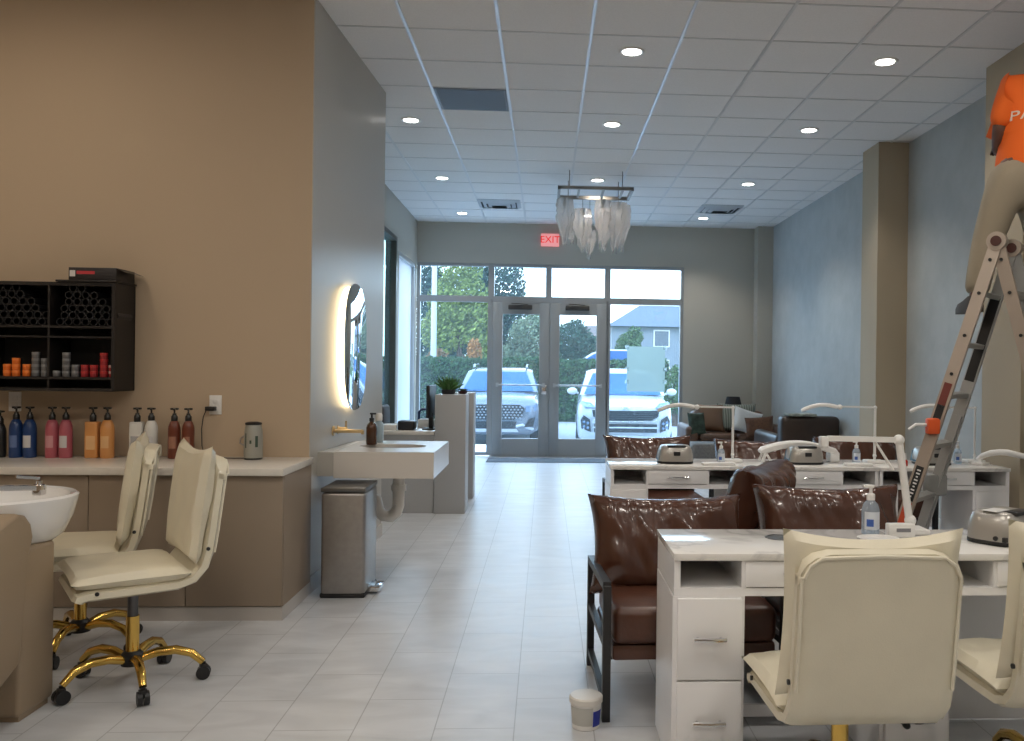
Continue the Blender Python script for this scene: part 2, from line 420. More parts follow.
# faint window lettering in right transom (seen from behind, too pale to read)
t = thing('window_decal', 'faint pale reversed lettering on the glass of the right transom window', 'window lettering', (1.5, fy0+.06, 2.6))
DEC = glass('frosted_vinyl', (.93, .93, .93), .02, milk=.08)
b = B(); b.box(-.21, -.17, -.002, 0, -.1, .05); b.box(-.26, -.12, -.002, 0, .05, .085); obj('letter', b, DEC, t)
b = B(); b.box(-.07, -.035, -.002, 0, -.1, .08); b.box(.04, .075, -.002, 0, -.1, .08); b.box(-.035, .04, -.002, 0, -.1, -.07); obj('letter', b, DEC, t)
b = B(); b.box(.14, .175, -.002, 0, -.1, .08); b.box(.235, .26, -.002, 0, -.02, .08); b.box(.175, .24, -.002, 0, .05, .08); b.box(.175, .24, -.002, 0, -.02, .0); obj('letter', b, DEC, t)
b = B(); b.box(.38, .415, -.002, 0, -.1, .08); obj('letter', b, DEC, t)
# exit sign
t = thing('exit_sign', 'red lit EXIT sign mounted high on the wall above the doors', 'exit sign', (.04, 13.7, 3.28))
obj('housing', B().box(-.14, .14, -.01, .05, 0, .19, .008), mat('exit_sign_face', (.62, .55, .55), .5, emit=(1, .22, .19), estr=.62), t)
b = B(); b.join_text('EXIT', .15, Matrix.Translation((0, -.014, .095)) @ Matrix.Rotation(PI/2, 4, 'X')); obj('letters', b, REDSIGN, t)

# ------------------------------------------------------------------ ceiling fittings
dl = None
spots = [(.576, 6.19), (2.41, 6.22), (-1.25, 8.1), (.576, 8.05), (2.406, 8.05), (-1.255, 10.55), (.585, 10.45), (2.392, 10.45), (-1.245, 12.92), (.58, 12.9), (2.285, 12.88)]
whr = ['nearest row, above the middle of the desks', 'nearest row, toward the right wall', 'second row, beside the gray sink wall', 'second row, before the chandelier', 'second row, toward the right column',
       'third row, left side', 'third row, just above the chandelier', 'third row, right side before the vent', 'farthest row, left corner by storefront', 'farthest row, glimpsed behind the chandelier', 'farthest row, right corner by storefront']
for (x, y), w in zip(spots, whr):
    l = 'round recessed ceiling downlight, ' + w
    if dl is None:
        dl = thing('downlight', l, 'ceiling light', (x, y, H), 0, 'recessed downlights in the tile ceiling')
        b = B(); b.lathe([(.062, -.004), (.085, -.010), (.092, -.006), (.093, 0), (.062, 0), (.062, -.004)], n=32); obj('trim_ring', b, WHITEP, dl)
        obj('lens', B().cyl((0, 0, -.006), (0, 0, -.001), .066, n=32), LENS, dl)
    else: dup(dl, (x, y, H), 0, l)
    L = bpy.data.lights.new('downlight_lamp', 'SPOT'); L.energy = 55; L.color = (1, .92, .82); L.spot_size = R(115); L.spot_blend = .7; L.shadow_soft_size = .06
    lo = bpy.data.objects.new('downlight_lamp', L); COL.objects.link(lo); lo.location = (x, y, H-.03)
VENT = mat('blue_grey_vent_metal', (.17, .19, .22), .5, metal=.2)
t = thing('return_vent', 'dark grey square return air grille in the ceiling near the gray wall', 'air vent', (-.639, 7.425, H))
obj('frame', B().box(-.29, .29, -.29, .29, -.008, 0), mat('grey_vent_panel', (.20, .215, .24), .5), t)
b = B()
for i in range(26): b.box(-.27, .27, -.27+i*.021, -.257+i*.021, -.012, -.006)
obj('louvre', b, VENT, t)
def diffuser(x, y, l, rz=0):
    t = thing('ceiling_diffuser', l, 'air vent', (x, y, H), rz, 'louvred ceiling air diffusers')
    b = B()
    for s_, z in ((.29, .0), (.22, -.012), (.15, -.022)):
        b.ring([[(s_*a, s_*c, z-.004) for a, c in ((-1, -1), (1, -1), (1, 1), (-1, 1))], [((s_-.05)*a, (s_-.05)*c, z-.028) for a, c in ((-1, -1), (1, -1), (1, 1), (-1, 1))]], cap=False)
    obj('louvre', b, mat('diffuser_white', (.42, .44, .46), .5), t)
    obj('throat', B().box(-.28, .28, -.28, .28, -.003, 0), mat('vent_dark', (.04, .045, .05), .7), t)
diffuser(-.66, 12.1, 'square louvred air vent in the ceiling left of the chandelier')
diffuser(2.37, 12.1, 'square louvred air vent in the ceiling right of the chandelier')

# ------------------------------------------------------------------ chandelier
t = thing('chandelier', 'rectangular chandelier with draped glass pieces hanging from a metal frame', 'chandelier', (.54, 10.25, H))
CH = mat('tarnished_silver_frame', (.30, .275, .24), .35, metal=.6)
b = B(); fx, fyy, fz = .43, .30, -.25
for z in (fz+.06,):
    b.box(-fx, fx, -fyy, -fyy+.035, z-.022, z+.012); b.box(-fx, fx, fyy-.035, fyy, z-.03, z+.012); b.box(-fx, -fx+.03, -fyy, fyy, z-.03, z+.012); b.box(fx-.03, fx, -fyy, fyy, z-.03, z+.012)
for x in (-.2, .08, .3): b.box(x, x+.025, -fyy, fyy, fz+.045, fz+.065)
obj('frame', b, CH, t)
b = B()
for x in (-.3, .3):
    for y in (-.28, .28):
        b = B(); b.cyl((x, y, fz+.05), (x, y, -.0), .005, n=8); obj('suspension_rod', b, CH, t)
def drape(x, y, z0, L, w, seed):
    b = B(); L *= 1.14; n = 40
    loops = []
    for i in range(15):
        v = i/14
        prof = w*(.86+.14*math.sin(v*PI*1.6))*(1-.58*max(0, v-.5)/.5)
        lp = []
        for k in range(n):
            a = 2*PI*k/n
            rr = prof*(1+.24*math.sin(5*a+seed+v*2.2)*(.25+v)+.10*math.sin(11*a+seed*2))
            lp.append((x+rr*math.cos(a)+.05*v*v*math.sin(seed*3), y+rr*math.sin(a)*.8, z0-L*v-(.05*math.sin(3*a+seed) if i == 14 else 0)))
        lp = [(p[0]+.018*noise.noise(Vector((p[0]*30, p[2]*24, seed))), p[1]+.018*noise.noise(Vector((p[1]*30, p[2]*24, seed+9))), p[2]) for p in lp]
        loops.append(lp)
    b.ring(loops, cap=False)
    obj('glass_drape', b, DROPG, t, rec=False)
    h = B(); h.cyl((x, y, fz-.02), (x, y, z0), .004, n=6); h.cyl((x, y, z0), (x, y, z0-.09), .018, n=10)
    obj('lamp_holder', h, CH, t)
for x, y, z0, L, w, sd in ((-.35, -.16, -.30, .42, .095, 1), (-.27, .14, -.50, .20, .06, 2.2), (-.14, -.10, -.40, .40, .10, 3.1), (-.05, .05, -.62, .26, .07, 4.2), (.09, -.14, -.30, .45, .09, 5.3),
                         (.14, .12, -.36, .40, .085, 6.1), (.27, -.12, -.32, .48, .10, 7.7), (.35, .14, -.30, .45, .08, 8.2)):
    drape(x, y, z0, L, w, sd)
for x in (-.36, .36):
    b = B(); b.cyl((x, .1, fz-.01), (x, .1, fz-.3), .003, n=6); obj('chain', b, CHROME, t)


# ================================================================== LEFT: counter, shelf, bottles
Zc = .83
mods = [(-1.922, -1.412, 'with its end panel showing, rightmost, beside the gray wall'), (-2.433, -1.922, 'second from the right, behind the front cream chair'), (-2.943, -2.433, 'third from the right, behind the rear cream chair'), (-3.453, -2.943, 'leftmost, behind the white shampoo basin')]
for x0, x1, w in mods:
    t = thing('base_cabinet', 'taupe base cabinet, '+w, 'cabinet', ((x0+x1)/2, 5.15, 0), 0, 'taupe base cabinets along the beige wall')
    h = (x1-x0)/2
    obj('carcass', B().box(-h, h, -.262, .295, .075, Zc-.04), TAUPE, t)
    obj('door', B().box(-h+.002, h-.002, -.282, -.264, .08, Zc-.045, .002), TAUPE, t)
    obj('plinth', B().box(-h, h, -.27, .295, 0, .074), BASE, t)
tag(obj('worktop', B().box(-3.5, -1.40, 4.83, 5.448, Zc-.04, Zc, .004), QUARTZ), 'long white quartz worktop on the taupe cabinets under the wall shelf', 'worktop')
# wall shelf
t = thing('wall_shelf', 'black wall-mounted display shelf holding hair colour tubes and jars', 'shelf', (0, 5.2, 0))
XS0, XS1 = -3.62, -2.462
obj('back_panel', B().box(XS0, XS1, .235, .248, 1.225, 1.84), mat('shelf_back_black', (.006, .005, .006), .6), t)
for x in (XS0, XS1-.02): obj('side_panel', B().box(x, x+.02, 0, .247, 1.222, 1.845), ESPRESSO, t)
for z0, z1 in ((1.825, 1.845), (1.583, 1.596), (1.527, 1.537), (1.290, 1.304), (1.222, 1.24)):
    obj('shelf_board', B().box(XS0+.02, XS1-.02, 0.002, .235, z0, z1), ESPRESSO, t)
for x in (-2.832, -3.21): obj('divider', B().box(x-.006, x+.006, .006, .235, 1.24, 1.825), ESPRESSO, t)
for i in range(9):
    for a in (-2.832, -3.21, -3.60): pass
# tubes, stacked in pyramids
TUBE = mat('black_tube_carton', (.012, .012, .013), .4); TCAP = mat('tube_cap_grey', (.028, .028, .03), .5)
tb = None
rows0 = [(-2.80, [7, 7, 6, 5, 4, 2]), (-3.18, [7, 7, 6, 5, 4, 3])]
r = .022
for bi, (bx, rows) in enumerate(rows0):
    for j, n in enumerate(rows):
        for i in range(n):
            x = bx+.022+i*.0466+(j % 2)*.0233+(j//2)*.0233*(1 if bi == 0 else .4); z = 1.5965+r+j*.0385
            if x > bx+.34: continue
            lab = 'black hair colour tube stacked in the %s bay of the wall shelf' % ('right' if bi == 0 else 'left')
            if tb is None:
                tb = thing('color_tube', lab, 'hair colour tube', (x, 5.225, z), 0, 'hair colour tubes in the right bay')
                obj('carton', B().cyl((0, 0, 0), (0, .17, 0), r, n=8), TUBE, tb)
                bb = B(); bb.lathe([(.0175, 0), (.0205, 0), (.0205, .003), (.0175, .003), (.0175, 0)], n=12)
                for v in bb.bm.verts: v.co = Vector((v.co.x, -v.co.z, v.co.y))
                obj('end_ring', bb, TCAP, tb)
            else: dup(tb, (x, 5.225, z), 0, lab, 'hair colour tubes in the %s bay' % ('right' if bi == 0 else 'left'))
# jars
def mk_jar(name, m, lidm, lab, loc, grp):
    t = thing(name, lab, 'jar', loc, 0, grp)
    obj('jar_body', B().lathe([(.019, 0), (.0205, .002), (.0205, .020), (.019, .021)], n=20), m, t)
    obj('lid', B().lathe([(.0212, .0205), (.0212, .033), (.020, .0345), (.019, .0345)], n=20), lidm, t)
    return t
JO = mat('orange_jar', (.75, .16, .02), .4); JO2 = mat('orange_jar_lid', (.85, .22, .04), .35)
JG = mat('grey_jar', (.13, .13, .135), .4); JG2 = mat('grey_jar_lid', (.20, .20, .205), .35)
JR = mat('red_jar', (.30, .02, .025), .4); JR2 = mat('red_jar_lid', (.42, .03, .03), .3); JW = mat('white_red_jar_lid', (.5, .32, .3), .4)
protos = {}
stk = [(-3.071, 2, 'orange', 'leftmost orange stack'), (-3.022, 3, 'orange', 'tall middle orange stack'), (-2.963, 2, 'orange', 'right orange stack'), (-2.914, 4, 'grey', 'tall grey stack left of the divider'), (-2.862, 3, 'grey', 'grey stack beside the divider'),
       (-2.797, 1, 'grey', 'lone spot right of the divider'), (-2.745, 4, 'grey', 'tall grey stack right of the divider'), (-2.694, 2, 'grey', 'grey stack next to the red jars'),
       (-2.641, 2, 'red', 'leftmost red stack'), (-2.591, 2, 'red', 'second red stack'), (-2.536, 4, 'red', 'tall red stack'), (-2.487, 2, 'pale', 'white-lidded stack at the shelf end')]
names = {1: ['only jar'], 2: ['bottom', 'top'], 3: ['bottom', 'middle', 'top'], 4: ['bottom', 'second from bottom', 'second from top', 'top']}
for x, n, c, w in stk:
    for i in range(n):
        lab = '%s hair product jar, %s of the %s' % ('red' if c == 'pale' else c, names[n][i], w)
        if n == 1: lab = 'single grey hair product jar, unstacked, right of the shelf divider'
        loc = (x, 5.232, 1.304+i*.035)
        if c not in protos:
            m = {'orange': (JO, JO2), 'grey': (JG, JG2), 'red': (JR, JR2), 'pale': (JR, JW)}[c]
            protos[c] = mk_jar('product_jar', *m, lab, loc, 'hair product jars on the wall shelf')
        else: dup(protos[c], loc, 0, lab)
# box and tray on top
tag(obj('flat_tray', B().box(-2.79, -2.452, 5.19, 5.445, 1.846, 1.858, .003), ESPRESSO), 'thin black slab lying on the right end of the wall shelf', 'tray')
t = thing('carton', 'black open-flap carton with red and white print on top of the shelf', 'box', (-2.58, 5.32, 1.8585))
BX = mat('black_carton_board', (.02, .017, .018), .45)
obj('box_body', B().box(-.145, .12, -.115, .11, 0, .072, .002), BX, t)
b = B(); b.sheet(lambda u, v: Vector((.12+.055*u, -.115+.225*v, .068-.022*u)), 3, 3); obj('flap', b, BX, t)
b = B(); b.box(-.1, -.0, -.1165, -.1152, .034, .052); obj('red_print', b, mat('red_print', (.5, .04, .05), .5), t)
b = B(); b.box(-.138, -.108, -.1165, -.1152, .02, .055); obj('white_print', b, mat('white_print', (.6, .58, .56), .5), t)
# pump bottles
PUMP = mat('black_pump', (.012, .012, .012), .3)
def bottle(lab, x, y, m, lm, H_=.225, rr=.036, style='round', grp=None):
    t = thing('pump_bottle', lab, 'bottle', (x, y, Zc), 0, grp)
    if style == 'square':
        b = B(); b.box(-rr, rr, -rr*.8, rr*.8, 0, H_-.012, .008)
    else:
        b = B(); b.lathe([(rr*.92, 0), (rr, .006), (rr, H_-.055), (rr*.93, H_-.035), (rr*.7, H_-.012), (rr*.42, H_), (rr*.36, H_+.004)], n=28)
    obj('bottle_body', b, m, t)
    obj('pump_collar', B().lathe([(.017, H_-.012), (.0185, H_-.01), (.018, H_+.022), (.011, H_+.032), (.011, H_+.04)], n=18), PUMP, t)
    b = B(); b.cyl((0, 0, H_+.03), (0, 0, H_+.062), .0055, n=8); b.box(-.022, .022, -.011, .011, H_+.060, H_+.072, .004); b.bar((0, 0, H_+.067), (.012, -.035, H_+.063), .011, .009)
    obj('pump_head', b, PUMP, t)
    if lm:
        b = B()
        if style == 'square': b.box(-rr*.7, rr*.7, -rr*.8-.0012, -rr*.8+.001, .05, .13)
        else:
            r_ = rr+.0008
            b.sheet(lambda u, v: Vector((r_*math.cos(R(-125+70*u)), r_*math.sin(R(-125+70*u)), .06+.07*v)), 8, 2)
        obj('front_label', b, lm, t)
    return t
BLU = mat('navy_blue_bottle', (.012, .045, .16), .3); PNK = mat('rose_pink_bottle', (.42, .10, .13), .35); AMB = mat('peach_orange_bottle', (.62, .28, .09), .3)
WHT = mat('pearl_white_bottle', (.62, .61, .58), .3); BRN = mat('auburn_bottle', (.14, .035, .018), .28)
GL = mat('label_pale', (.55, .54, .55), .5); BL = mat('label_blue_print', (.10, .16, .34), .5); PL = mat('label_pink_print', (.55, .26, .28), .5); AL = mat('label_amber_print', (.70, .42, .2), .5); RL = mat('label_brown_print', (.30, .14, .09), .5); SL = mat('label_silver', (.6, .62, .66), .2, metal=.6)
yb = 5.33
G_ = 'pump bottles lined up on the quartz worktop'
for a in (('navy blue pump bottle with dim label, left one of the blue pair', -3.075, BLU, BL), ('navy blue pump bottle with pale square label, right one of the blue pair', -2.998, BLU, GL),
          ('rose pink pump bottle with faint label, left one of the pink pair', -2.872, PNK, PL), ('rose pink pump bottle with pale label, right one of the pink pair', -2.795, PNK, GL)):
    bottle(a[0], a[1]-.0, yb, a[2], a[3], grp=G_)
bottle('peach orange pump bottle with squarer body, left of the orange pair', -2.642, yb, AMB, AL, style='square', rr=.036, grp=G_)
bottle('peach orange round pump bottle, right of the orange pair', -2.56, yb, AMB, AL, rr=.038, grp=G_)
bottle('white pump bottle with shiny silver label, left of the white pair', -2.39, yb, WHT, SL, style='square', rr=.036, grp=G_)
bottle('white round pump bottle, right of the white pair, behind rear cream chair', -2.31, yb, WHT, GL, rr=.036, grp=G_)
bottle('auburn brown pump bottle, left one of the brown pair', -2.178, yb, BRN, RL, rr=.0345, grp=G_)
bottle('auburn brown pump bottle, right one of the brown pair', -2.098, yb, BRN, RL, rr=.0345, grp=G_)
bottle('dark bottle cut off at the left edge of the photo on the worktop', -3.165, yb, BLACK, None, H_=.2, rr=.032, grp=G_)
# outlets
def outlet(x, z, lab):
    t = thing('wall_outlet', lab, 'outlet', (x, 5.449, z), 0, 'white wall outlets above the worktop')
    obj('face_plate', B().box(-.036, .036, -.006, 0, -.058, .058, .002), WHITEP, t)
    for dz in (-.02, .02): obj('socket', B().box(-.016, .016, -.009, -.005, dz-.014, dz+.014, .004), WHITEMAT, t)
outlet(-1.985, 1.142, 'white double wall outlet with black charger plugged in'); outlet(-3.15, 1.15, 'white wall outlet half hidden behind the blue bottles')
t = thing('power_adapter', 'black charger plugged into the outlet with a thin cable trailing down', 'charger', (-1.995, 5.44, 1.12))
obj('plug', B().box(-.035, .02, -.045, 0, -.013, .013, .004), BLACK, t)
b = B(); b.tube([(-.03, -.03, -.005), (-.048, -.03, -.05), (-.055, -.035, -.12), (-.05, -.04, -.22), (-.03, -.06, -.268), (.06, -.10, -.286), (.16, -.12, -.286), (.225, -.12, -.285)], .0028, 6); obj('cable', b, BLACK, t)
t = thing('canister', 'grey metal canister with black lid and dark markings standing on worktop', 'canister', (-1.715, 5.31, Zc))
obj('canister_body', B().lathe([(.050, .008), (.053, .015), (.053, .13), (.050, .17), (.042, .205)], n=28), mat('canister_grey', (.36, .36, .32), .4, metal=.3), t)
obj('base_ring', B().lathe([(.048, 0), (.051, .002), (.051, .01), (.048, .012)], n=28), BLACK, t)
obj('lid', B().lathe([(.043, .203), (.047, .206), (.047, .215), (.03, .220), (0.001, .221)], n=28), BLACK, t)
mk = B()
for a0, a1, z0, z1 in ((-128, -119, .07, .155), (-96, -84, .095, .115), (-62, -45, .075, .14)):
    mk.sheet(lambda u, v, a0=a0, a1=a1, z0=z0, z1=z1: Vector((.0536*math.cos(R(a0+(a1-a0)*u)), .0536*math.sin(R(a0+(a1-a0)*u)), z0+(z1-z0)*v)), 4, 1)
obj('printed_mark', mk, mat('dark_green_print', (.04, .07, .05), .5), t)
b = B(); b.tube([(-.05, 0, .14), (-.075, 0, .12), (-.078, 0, .095), (-.052, 0, .08)], .005, 8); obj('clip', b, STEEL, t)

# ------------------------------------------------------------------ cream rolling chairs
def cream_chair(lab, loc, rz, dz=0.0, twist=0):
    t = thing('salon_chair', lab, 'chair', loc, rz, 'cream leather rolling chairs')
    z0 = .47+dz
    path = [(.255, -.035), (.245, -.012), (.20, 0), (0, 0), (-.13, .002), (-.180, .018), (-.212, .055), (-.228, .11), (-.242, .20), (-.257, .32), (-.272, .44), (-.28, .505)]
    th = .046
    loops = []
    up_, lo_ = [], []
    for i, p in enumerate(path):
        a = path[max(0, i-1)]; c = path[min(len(path)-1, i+1)]
        d = Vector((c[0]-a[0], c[1]-a[1])).normalized(); n = Vector((d.y, -d.x))   # normal pointing up/front
        up_.append((p[0]+n.x*0, p[1]+n.y*0)); lo_.append((p[0]-n.x*th, p[1]-n.y*th))
    for x_ in (-.224, -.217, -.204, -.18, -.14, .14, .18, .204, .217, .224):
        x = x_
        k = 1 if abs(x) < .212 else .55
        lp = []
        mid = [((u[0]+l[0])/2, (u[1]+l[1])/2) for u, l in zip(up_, lo_)]
        rnd = {.14: 0, .18: .010, .204: .028, .217: .055, .224: .09}[abs(x)]
        U = [(m[0]+(u[0]-m[0])*k, m[1]+(u[1]-m[1])*k-(rnd if j == len(mid)-1 else 0)) for j, (u, m) in enumerate(zip(up_, mid))]
        Lo = [(m[0]+(l[0]-m[0])*k, m[1]+(l[1]-m[1])*k-(rnd if j == len(mid)-1 else 0)) for j, (l, m) in enumerate(zip(lo_, mid))]
        wd = 1.06
        loops.append([(x*wd, y, z0+z) for y, z in U]+[(x*wd, y, z0+z) for y, z in reversed(Lo)])
    sb = B(); sb.ring(loops, cap=False); npt = len(U)
    for lp in (loops[0], loops[-1]):
        sb.ring([[lp[i], lp[2*npt-1-i]] for i in range(npt)], closed_u=False)
    bmesh.ops.remove_doubles(sb.bm, verts=sb.bm.verts, dist=1e-5)
    obj('shell', sb, CREAM, t)
    # piping round the back panel
    pp = [(s*.226, -.255-.034, z0+.14) for s in (-1,)]
    b = B(); bk = []
    for j in range(7, 12): bk.append((lo_[j][0]-.001, z0+lo_[j][1]))
    left = [(-.228, y, z) for y, z in bk]; right = [(.228, y, z) for y, z in reversed(bk)]
    pts = left[:-1]+[(-.224, left[-1][1], left[-1][2]-.065), (-.207, left[-1][1]-.002, left[-1][2]-.032), (-.175, left[-1][1]-.002, left[-1][2]-.010), (0, left[-1][1]-.002, left[-1][2]-.005), (.175, right[0][1]-.002, right[0][2]-.010), (.207, right[0][1]-.002, right[0][2]-.032), (.224, right[0][1], right[0][2]-.065)]+right[1:]
    b.tube(pts, .0055, 6); obj('piping', b, CREAM2, t)
    # pads
    M = Matrix.Translation((0, .04, z0+.028)) @ Matrix.Rotation(-PI/2, 4, 'X')
    obj('seat_pad', B().pillow(.51, .44, .075, M, ear=.035, puff=.28, wr=.006, seed=3), CREAM, t)
    ang = .125
    M = Matrix.Translation((0, -.222, z0+.312)) @ Matrix.Rotation(ang, 4, 'X')
    obj('back_pad', B().pillow(.53, .50, .078, M, ear=.05, puff=.27, wr=.008, seed=9, sag=.022), CREAM, t)
    for s in (-1, 1):
        obj('button', B().cyl((s*.236, -.245, z0+.12), (s*.244, -.245, z0+.12), .008, n=12), BLACK, t)
        obj('button', B().cyl((s*.236, .17, z0-.014), (s*.244, .17, z0-.014), .008, n=12), BLACK, t)
    b = B(); b.box(-.09, .09, -.10, .12, z0-.06, z0-.032, .006); b.tube([(.03, .0, z0-.05), (.14, -.02, z0-.07), (.19, -.03, z0-.09)], .006, 6); b.sph((.2, -.035, z0-.095), (.012, .02, .012), 10, 6)
    obj('tilt_mechanism', b, BLACK, t)
    gl = .21 if dz > 0 else .10
    obj('gas_lift', B().cyl((0, 0, z0-gl), (0, 0, z0-.05), .021, n=16), mat('gas_lift_grey', (.13, .13, .14), .35, metal=.4), t)
    obj('column', B().cyl((0, 0, .13), (0, 0, z0-gl+.03), .027, n=18), GOLD, t)
    obj('hub', B().lathe([(.03, .085), (.045, .09), (.045, .135), (.032, .15)], n=20), BLACK, t)
    for k in range(5):
        a = 2*PI*k/5+.35+twist; c, s = math.cos(a), math.sin(a)
        b = B(); b.tube([(c*q, s*q, z) for q, z in ((.035, .115), (.10, .135), (.17, .138), (.235, .118), (.28, .075))], [.019, .02, .0195, .018, .015], 10)
        lg = obj('leg', b, GOLD, t)
        b = B(); p = Vector((c*.283, s*.283, .03)); q = Vector((-s, c, 0))
        for e in (-1, 1): b.cyl(p+q*(e*.004), p+q*(e*.022), .029, n=18)
        b.cyl((p.x, p.y, .03), (p.x, p.y, .075), .009, n=8); b.box(p.x-.016, p.x+.016, p.y-.016, p.y+.016, .045, .066, .005)
        obj('caster', b, BLACK, lg)
    return t
c1 = cream_chair('nearer cream leather rolling chair of the left pair, in front of taupe cabinets', (-1.765, 3.915, 0), R(124), .01, .25)
cream_chair('cream leather rolling chair behind the nearer one, between shampoo basin and taupe counter', (-2.23, 4.40, 0), R(110), .005)
cream_chair('cream leather rolling chair seen from behind at the front manicure desk', (.937, 2.72, 0), R(1), -.085)
cream_chair('cream leather rolling chair cut off by the right edge beside front desk', (1.64, 2.79, 0), R(0), -.07)

# ------------------------------------------------------------------ shampoo unit
t = thing('shampoo_unit', 'tan upholstered shampoo chair with white basin at the left edge', 'shampoo chair', (-2.32, 3.5, 0))
b = B(); b.box(-.3, .325, .0, .24, 0.02, .665, .02, 3); b.box(-.28, .31, .02, .22, 0, .03); obj('pedestal', b, TAN, t)
# side arm panel with rounded top and sweeping lower edge
def armpanel(x):
    poly = [(-.95, .55), (-.85, .62), (-.6, .66), (-.34, .70), (-.2, .76), (-.12, .80), (-.055, .815), (.0, .80), (.035, .765), (.05, .71), (.03, .65), (-.02, .60), (-.025, .36), (-.03, .24), (-.14, .19), (-.35, .14), (-.6, .20), (-.85, .33), (-.95, .45)]
    b = B(); b.prism(poly, 'x', x-.055, x+.055)
    es = [e for e in b.bm.edges if abs(e.verts[0].co.x-e.verts[1].co.x) < 1e-6]
    bmesh.ops.bevel(b.bm, geom=es, offset=.018, segments=3, affect='EDGES', profile=.5)
    return b
obj('arm_panel', armpanel(.29), TAN, t); obj('arm_panel', armpanel(-.30), TAN, t)
obj('seat', B().box(-.25, .25, -.85, -.1, .32, .48, .05, 3), TAN, t)
b = B(); b.pillow(.48, .5, .12, Matrix.Translation((0, -.11, .62)) @ Matrix.Rotation(-.35, 4, 'X'), ear=.0, puff=.3, wr=0); obj('backrest', b, TAN, t)
# basin: oval bowl
b = B(); n = 44
def ov(rx, ry, z, dy=0): return [(.045+1.1*rx*math.cos(2*PI*k/n), .22+dy+1.05*ry*math.sin(2*PI*k/n), z-.045) for k in range(n)]
b.ring([ov(.14, .14, .655), ov(.20, .19, .67), ov(.27, .24, .73), ov(.30, .27, .80), ov(.315, .285, .865), ov(.318, .288, .885), ov(.308, .278, .893), ov(.290, .262, .888), ov(.27, .24, .82), ov(.2, .18, .74), ov(.05, .05, .71)])
obj('basin', b, PORC, t)
b = B(); b.box(.225, .265, .24, .28, .84, .885, .006); b.cyl((.245, .26, .885), (.245, .26, .90), .012); b.bar((.245, .26, .91), (.185, .20, .923), .022, .012); b.bar((.245, .26, .87), (.14, .17, .88), .03, .02)
obj('faucet', b, CHROME, t)

# ================================================================== SINK WALL
t = thing('trash_bin', 'tall brushed steel pedal bin standing beside the gray wall', 'trash bin', (-1.192, 5.53, 0))
b = B(); b.box(-.135, .125, -.19, .19, .012, .632, .022, 3); obj('bin_body', b, STEEL, t)
b = B(); b.box(-.137, .127, -.192, .192, .6325, .658, .005, 2); obj('lid', b, mat('bin_lid_steel', (.16, .155, .15), .35, metal=.7), t)
obj('base_ring', B().box(-.138, .128, -.193, .193, 0, .03, .01), BLACK, t)
b = B(); b.box(.11, .20, -.10, .06, .03, .046, .005); b.box(.11, .19, -.085, .045, .012, .031); obj('pedal', b, CHROME, t)

t = thing('vanity', 'white floating vanity block with undermount sink on the gray wall', 'sink', (-1.04, 6.02, .85))
Ht = -.165
b = B()
# top slab with oval hole
hole = [(.02+.22*math.cos(2*PI*k/40), .0+.15*math.sin(2*PI*k/40)) for k in range(40)]
x0, x1, y0, y1 = -.275, .345, -.43, .43
def rect_pt(k):
    a = 2*PI*k/40; c, s = math.cos(a), math.sin(a)
    m = min((x1-.02)/abs(c) if c > 1e-6 else ((.02-x0)/abs(c) if c < -1e-6 else 9), y1/abs(s) if abs(s) > 1e-6 else 9)
    return (.02+c*m, s*m)
out = [rect_pt(k) for k in range(40)]
for z in (0,):
    b.ring([[(x, y, z) for x, y in out], [(x, y, z) for x, y in hole]], cap=False)
    b.ring([[(x, y, 0) for x, y in hole], [(x, y, -.02) for x, y in hole]], cap=False)
b.box(x0, x1, y0, y0+.02, Ht, -.0005); b.box(x0, x1, y1-.02, y1, Ht, -.0005); b.box(x1-.02, x1, y0+.02, y1-.02, Ht, -.0005); b.box(x0, x0+.02, y0+.02, y1-.02, Ht, -.0005); b.box(x0+.02, x1-.02, y0+.02, y1-.02, Ht, Ht+.02)
obj('vanity_block', b, mat('vanity_solid_surface', (.66, .62, .57), .25), t)
obj('wall_bracket', B().prism([(-.378, -.42), (-.2755, -.42), (-.2755, .43), (-.322, .43)], 'z', Ht+.01, -.004), WALL_GREIGE, t)
b = B(); b.ring([[(.02+s*.22*math.cos(2*PI*k/40), s*.15*math.sin(2*PI*k/40), z) for k in range(40)] for s, z in ((1.02, -.018), (.95, -.06), (.75, -.11), (.3, -.13), (.05, -.132))])
obj('sink_bowl', b, mat('sink_bowl_grey', (.30, .29, .27), .25), t)
b = B(); b.tube([(.06, .0, Ht), (.06, .0, -.33), (.06, .0, -.40), (.045, 0, -.445), (.01, 0, -.475), (-.04, 0, -.47), (-.075, 0, -.435), (-.09, 0, -.37), (-.13, 0, -.335), (-.27, 0, -.33)], .04, 14)
b.cyl((.06, 0, -.30), (.06, 0, -.26), .05, n=16); obj('drain_trap', b, mat('white_pvc', (.78, .74, .68), .4), t)
t = thing('wall_faucet', 'brass wall-mounted faucet reaching out over the vanity sink', 'faucet', (XG+.028, 5.93, .955))
b = B(); b.cyl((0, 0, 0), (.012, 0, 0), .032, n=24); b.cyl((.012, 0, 0), (.20, 0, 0), .0125, n=14); b.cyl((.195, 0, .004), (.195, 0, -.02), .011, n=12); obj('spout', b, BRASS, t)
b = B(); b.cyl((0, .12, 0), (.012, .12, 0), .03, n=24); b.cyl((.012, .12, 0), (.07, .12, 0), .018, n=16); b.bar((.06, .12, 0), (.06, .12, .06), .012, .012, up=(1, 0, 0)); obj('handle', b, BRASS, t)
t = thing('soap_bottle', 'brown amber soap bottle with black pump on the vanity', 'soap bottle', (-1.185, 6.12, .8505))
obj('bottle_body', B().lathe([(.034, 0), (.037, .004), (.037, .115), (.03, .138), (.014, .155), (.014, .165)], n=24), mat('amber_glass', (.07, .025, .01), .12, coat=.4), t)
